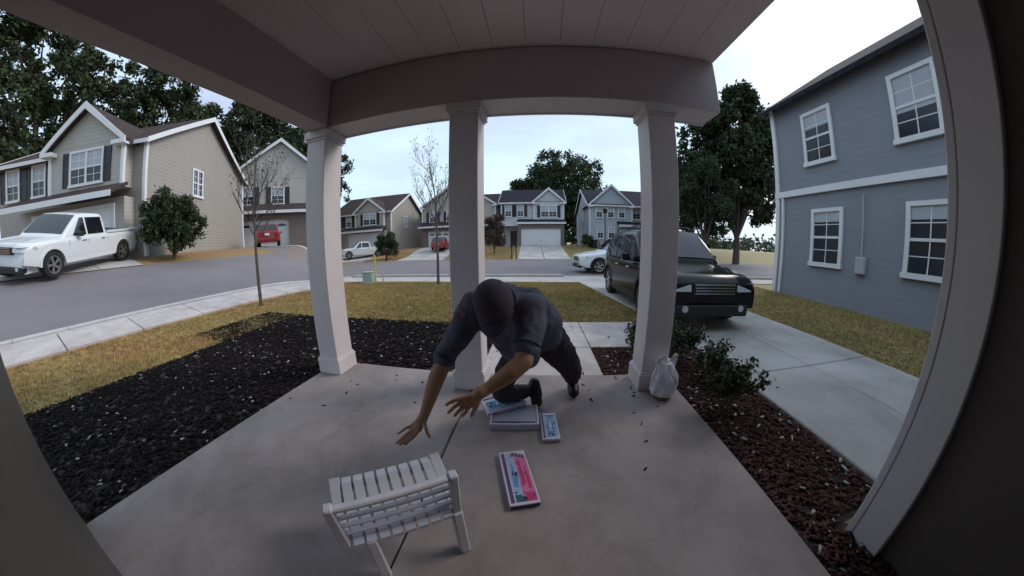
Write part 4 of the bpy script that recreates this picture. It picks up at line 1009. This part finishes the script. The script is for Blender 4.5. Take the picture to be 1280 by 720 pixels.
# ------------------------------------------------------------------ plastic bag against the right post
def bag():
    g = np.random.default_rng(77); V = []; F = []; seg = 56; rings = 26
    for i in range(rings+1):
        t = i/rings; z = .40*t
        prof = (.135*(1-(1-min(t/.22, 1))**2)**.5 if t < .22 else .135) * (1 if t < .55 else 1-.55*((t-.55)/.45)**1.3)
        prof = max(prof, .012)
        for k in range(seg):
            a = 2*PI*k/seg
            f = 1+.07*math.sin(3*a+4*t)+.05*math.sin(7*a-9*t)+.035*math.sin(13*a+15*t)*(.4+t)+.10*math.sin(5*a)*(t**3)
            V.append((prof*1.15*f*math.cos(a)+.02*math.sin(5*t), prof*.85*f*math.sin(a), z*(1+.05*math.sin(2*a+1))))
    for i in range(rings):
        for k in range(seg): F.append([i*seg+k, i*seg+(k+1)%seg, (i+1)*seg+(k+1)%seg, (i+1)*seg+k])
    F.append(list(range(seg))[::-1]); F.append([rings*seg+k for k in range(seg)])
    r = root('plastic_bag', 'crumpled white plastic bag standing against the foot of the right post', 'bag', (1.155, 2.225, .004), .3); r.scale = (.88,.88,.88)
    MB().add(V, F).build('sack', M['bag'], r, True, 60)
    for s_ in (-1, 1):
        pts = [(s_*.055+.012*math.sin(i), .01*i*s_, .36+.11*math.sin(PI*i/8)) for i in range(9)]
        hm = MB(); 
        P = [(-.11*s_+ .02, .03, .30), (-.125*s_+.02, .02, .385), (-.10*s_+.02, .0, .45), (-.055*s_+.02, -.01, .43), (-.02*s_+.02, .0, .36)]
        for a, b in zip(P[:-1], P[1:]): hm.bar(a, b, .05, .006, (0,1,0))
        hm.build('handle', M['bag'], r)
bag()

# ------------------------------------------------------------------ the person, lunging forward over the cartons
pe = root('person', 'person in dark cap and navy shirt stumbling forward over the cartons, hands spread', 'person', (0, 2.0, 0))
def rel(p): return Vector(p) - Vector((0, 2.0, 0))
def fleshed(name, mb, m, vox, parent=pe, smooth_it=6, disp=None):
    o = MB().add([rel(v) for v in mb.v], mb.f).build(name, m, parent, True, 180)
    rm = o.modifiers.new('remesh', 'REMESH'); rm.mode = 'VOXEL'; rm.voxel_size = vox; rm.use_smooth_shade = True
    s_ = o.modifiers.new('smooth', 'SMOOTH'); s_.factor = .6; s_.iterations = smooth_it
    if disp:
        tx = bpy.data.textures.new(name+'_folds', 'CLOUDS'); tx.noise_scale = disp[1]; tx.noise_depth = 2
        d = o.modifiers.new('folds', 'DISPLACE'); d.texture = tx; d.strength = disp[0]; d.mid_level = .5; d.texture_coords = 'LOCAL'
    return o
shL, elL, wrL = (-.400,1.62,.985), (-.516,1.42,.714), (-.628,1.305,.417)
shR, elR, wrR = (-.015,1.52,.955), (-.070,1.33,.765), (-.244,1.22,.656)
hd = Vector((-.222,1.385,1.060)); nk = Vector((-.175,1.58,1.035))
b = MB()
b.chain([shL, (-.455,1.52,.85), elL], [.055,.053,.047]); b.chain([elL, (-.560,1.375,.615), wrL], [.047,.048,.030])
b.chain([shR, (-.045,1.42,.86), elR], [.055,.053,.050]); b.chain([elR, (-.13,1.285,.722), wrR], [.050,.049,.030])
# palms: two side-by-side pads each
pL = Vector((-.657,1.27,.358)); b.capsule(wrL, .029, (-.648,1.283,.375), .033); b.capsule((-.640,1.288,.385), .017, (-.652,1.250,.342), .018); b.capsule((-.640,1.292,.39), .020, (-.686,1.269,.357), .018); b.capsule((-.65,1.28,.37), .022, (-.668,1.258,.347), .020)
pR = Vector((-.300,1.18,.63)); b.capsule(wrR, .029, (-.270,1.203,.646), .033); b.capsule((-.270,1.20,.655), .017, (-.312,1.170,.644), .017); b.capsule((-.272,1.2,.636), .018, (-.303,1.172,.612), .019); b.capsule((-.28,1.195,.645), .022, (-.312,1.172,.630), .020)
FL = dict(index_=[(-.662,1.255,.344),(-.715,1.225,.288),(-.742,1.21,.268),(-.768,1.2,.244)], middle=[(-.672,1.26,.347),(-.729,1.23,.305),(-.765,1.215,.272),(-.791,1.205,.249)],
          ring=[(-.650,1.25,.339),(-.689,1.225,.293),(-.713,1.215,.273),(-.735,1.205,.250)], little=[(-.688,1.268,.357),(-.738,1.25,.335),(-.767,1.24,.311),(-.788,1.235,.296)],
          thumb=[(-.632,1.285,.388),(-.606,1.245,.358),(-.592,1.228,.332),(-.580,1.222,.318)])
FR = dict(index_=[(-.310,1.17,.648),(-.361,1.14,.642),(-.392,1.13,.632),(-.421,1.12,.614)], middle=[(-.315,1.168,.634),(-.366,1.14,.612),(-.393,1.13,.592),(-.415,1.12,.571)],
          ring=[(-.313,1.168,.620),(-.350,1.145,.590),(-.371,1.135,.569),(-.388,1.13,.549)], little=[(-.300,1.17,.612),(-.326,1.152,.579),(-.341,1.147,.556),(-.353,1.142,.539)],
          thumb=[(-.272,1.192,.630),(-.283,1.165,.595),(-.298,1.15,.568),(-.307,1.145,.545)])
for D in (FL, FR):
    for k, pts in D.items():
        r0 = .0125 if k == 'thumb' else (.0095 if k == 'little' else .0110); b.chain(pts, [r0*1.08, r0*.98, r0*.88, r0*.74])
# neck and head (face turned down)
b.capsule(nk, .062, (-.205,1.47,1.045), .055)
crown = Vector((-.12,-.80,.42)).normalized(); face = Vector((.02,-.42,-.86)); face = (face - crown*face.dot(crown)).normalized(); ear = crown.cross(face).normalized()
b.ellipsoid(hd, ear*.075, face*.092, crown*.108, 22, 16)
b.capsule(hd - crown*.04 + face*.055, .045, hd - crown*.085 + face*.072, .028)     # jaw and chin
b.capsule(hd + crown*.01 + face*.088, .010, hd - crown*.025 + face*.106, .014)     # nose
for s_ in (-1, 1): b.capsule(hd + ear*s_*.075 - crown*.012, .012, hd + ear*s_*.082 + crown*.018, .015)
b.capsule(hd - crown*.055 + face*.092 - ear*.02, .007, hd - crown*.055 + face*.092 + ear*.02, .007)   # lips
# torso and legs under the clothes, so the body is one figure
b.chain([nk, (-.17,1.70,.93), (-.06,1.88,.80), (.02,2.0,.72)], [.08,.12,.12,.12]); b.capsule(nk, .06, shL, .055); b.capsule(nk, .06, shR, .055)
b.chain([(.06,2.0,.66), (.285,2.24,.33), (.335,2.43,.09)], [.075,.055,.04]); b.chain([(-.06,1.97,.66), (-.29,1.98,.26), (-.08,2.13,.13)], [.075,.055,.04])
fleshed('body', b, M['skin'], .0048, smooth_it=3)
eyem = MB()
for s_ in (-1, 1): eyem.ellipsoid(rel(hd + face*.083 + crown*.012 + ear*s_*.03), ear*.011, face*.009, crown*.008, 10, 6)
eyem.build('eye', M['shoe'], pe, True)
# hair at the sides and back of the head
hr = MB().ellipsoid(hd - face*.012 + crown*.004, ear*.080, face*.090, crown*.106, 22, 12, .35, .8); fleshed('hair', hr, M['shoe'], .006)
# shirt
s = MB()
s.chain([(-.25,1.62,.975), (-.20,1.76,.87), (-.10,1.93,.77)], [.115,.135,.13]); s.chain([(-.10,1.60,.965), (-.05,1.76,.86), (.03,1.93,.74)], [.105,.135,.135])
s.capsule((-.30,1.64,.965), .10, (-.06,1.56,.965), .115); s.capsule((-.20,1.66,1.0), .10, (-.05,1.66,.97), .125); s.capsule((-.03,1.62,.95), .12, (.04,1.85,.82), .13); s.capsule((-.26,1.63,.90), .105, (-.13,1.80,.68), .10); s.capsule((-.10,1.60,.88), .10, (-.08,1.80,.66), .11)
s.capsule((-.18,1.62,1.0), .095, nk + Vector((-.01,-.05,0)), .082); s.capsule((-.15,1.62,.92),.12,(-.09,1.84,.60),.115); s.capsule((-.22,1.64,.86),.11,(-.17,1.80,.66),.09)
s.chain([(-.36,1.62,.985), (-.435,1.545,.865), (-.520,1.42,.720)], [.088,.082,.064]); s.chain([(-.05,1.545,.955), (-.045,1.46,.88), (-.062,1.385,.82)], [.105,.088,.074])
s.chain([(.03,1.93,.72), (.08,2.02,.66)], [.135,.13]); s.capsule((-.08,1.9,.72), .12, (-.03,2.0,.62), .12)
fleshed('shirt', s, M['polo'], .011, disp=(.022, .085))
# printed shoulder patch, slightly proud of the shirt
c_ = MB().chain([(-.385,1.60,1.010), (-.432,1.552,.925)], [.070,.066]); fleshed('shoulder_print', c_, M['collar'], .009, disp=(.015, .05))
# collar band
cb = MB(); 
for k in range(16):
    a, a2 = 2*PI*k/16, 2*PI*(k+1)/16; ax = (Vector((-.205,1.47,1.045))-nk).normalized(); e1 = ax.cross(Vector((0,0,1))).normalized(); e2 = ax.cross(e1)
    cc = nk + ax*.05; cb.capsule(cc + (e1*math.cos(a)+e2*math.sin(a))*.074, .012, cc + (e1*math.cos(a2)+e2*math.sin(a2))*.074, .012, 8)
for k in range(16):
    a, a2 = 2*PI*k/16, 2*PI*(k+1)/16; cc = nk + ax*.075; cb.capsule(cc + (e1*math.cos(a)+e2*math.sin(a))*.077, .013, cc + (e1*math.cos(a2)+e2*math.sin(a2))*.077, .013, 8); cb.capsule(cc + (e1*math.cos(a)+e2*math.sin(a))*.077, .013, nk + (e1*math.cos(a)+e2*math.sin(a))*.082, .018, 8)
fleshed('collar', cb, M['polo'], .005)
# trousers
t = MB()
t.chain([(.03,1.98,.70), (.10,2.03,.62), (.215,2.17,.44), (.290,2.27,.30)], [.15,.140,.118,.098]); t.chain([(.290,2.27,.29), (.318,2.34,.20), (.335,2.40,.11)], [.098,.085,.062])
t.chain([(-.02,1.97,.68), (-.10,1.95,.60), (-.23,1.955,.40), (-.275,1.97,.24)], [.13,.115,.09,.078]); t.chain([(-.275,1.97,.20), (-.19,2.04,.17), (-.095,2.12,.145)], [.078,.075,.058])
fleshed('trousers', t, M['trous'], .011, disp=(.03, .075))
# shoes
def shoe(ankle, toe, heel, par=pe):
    m1 = MB(); a, tt, h = Vector(ankle), Vector(toe), Vector(heel)
    m1.capsule(h, .046, tt, .050); m1.capsule(h + (tt-h)*.15, .050, h + (tt-h)*.6, .056); m1.capsule(a, .052, h + (tt-h)*.2, .048)
    fleshed('shoe', m1, M['shoe'], .007, par, 4)
    m2 = MB(); d = (tt-h); nrm = d.normalized().cross((a-h).normalized()); dn = nrm.cross(d.normalized()).normalized()
    if dn.dot(a-h) > 0: dn = -dn
    m2.capsule(h + dn*.034, .016, tt + dn*.034, .016); m2.capsule(h + dn*.034 + nrm*.02, .014, tt + dn*.034 + nrm*.02, .014); m2.capsule(h + dn*.034 - nrm*.02, .014, tt + dn*.034 - nrm*.02, .014)
    fleshed('sole', m2, M['shoe'] if ankle[0] > .2 else M['sole'], .006, par, 2)
shoe((.335,2.42,.115), (.335,2.27,.054), (.338,2.43,.070))
shoe((-.085,2.13,.14), (.005,2.10,.055), (-.02,2.17,.20))
# cap
kc = MB().ellipsoid(hd + crown*.006, ear*.098, face*.112, crown*.124, 26, 14, .42, 1.0); o = MB().add([rel(v) for v in kc.v], kc.f).build('cap', M['cap'], pe, True, 60)
o.modifiers.new('thick', 'SOLIDIFY').thickness = .004
bl = []; K = 14
for j in range(5):
    f = j/4
    for i in range(K+1):
        a = -PI*.40 + PI*.80*i/K
        rr = 1 + f*.62*math.cos(a*1.1)
        bl.append(rel(hd + crown*(.006 - .012*f - .018*math.sin(a)**2) + ear*(.097*math.sin(a)*(1+.05*f)) + face*(.111*math.cos(a)*rr)))
Fb = [[j*(K+1)+i, j*(K+1)+i+1, (j+1)*(K+1)+i+1, (j+1)*(K+1)+i] for j in range(4) for i in range(K)]
o2 = MB().add(bl, Fb).build('cap_peak', M['cap'], o, True, 60); o2.modifiers.new('thick', 'SOLIDIFY').thickness = .004
sm_ = MB()
for k in range(6):
    a = 2*PI*k/6+.26; pts = [rel(hd + crown*(.006+.126*math.sin(t)) + (ear*.0995*math.cos(a) + face*.1135*math.sin(a))*math.cos(t)) for t in np.linspace(0, PI/2, 9)]
    sm_ = MB().tube(pts, .0016, 5); sm_.build('cap_seam', M['trous'], o, True)
for cen, ax_, rr_ in ((Vector((-.517,1.424,.726)), Vector((-.45,-.5,-.75)), .068), (Vector((-.061,1.388,.822)), Vector((-.05,-.5,-.45)), .077)):
    ax_.normalize(); e1 = ax_.cross(Vector((0,0,1))).normalized(); e2 = ax_.cross(e1); hm_ = MB()
    P = [rel(cen + (e1*math.cos(a)+e2*math.sin(a))*rr_) for a in np.linspace(0, 2*PI, 25)]; hm_.tube(P, .004, 6, False).build('sleeve_hem', M['trous'], pe, True)
bt = MB().ellipsoid(rel(hd + crown*.131), ear*.008, face*.008, crown*.004, 10, 6).build('cap_button', M['cap'], o, True)
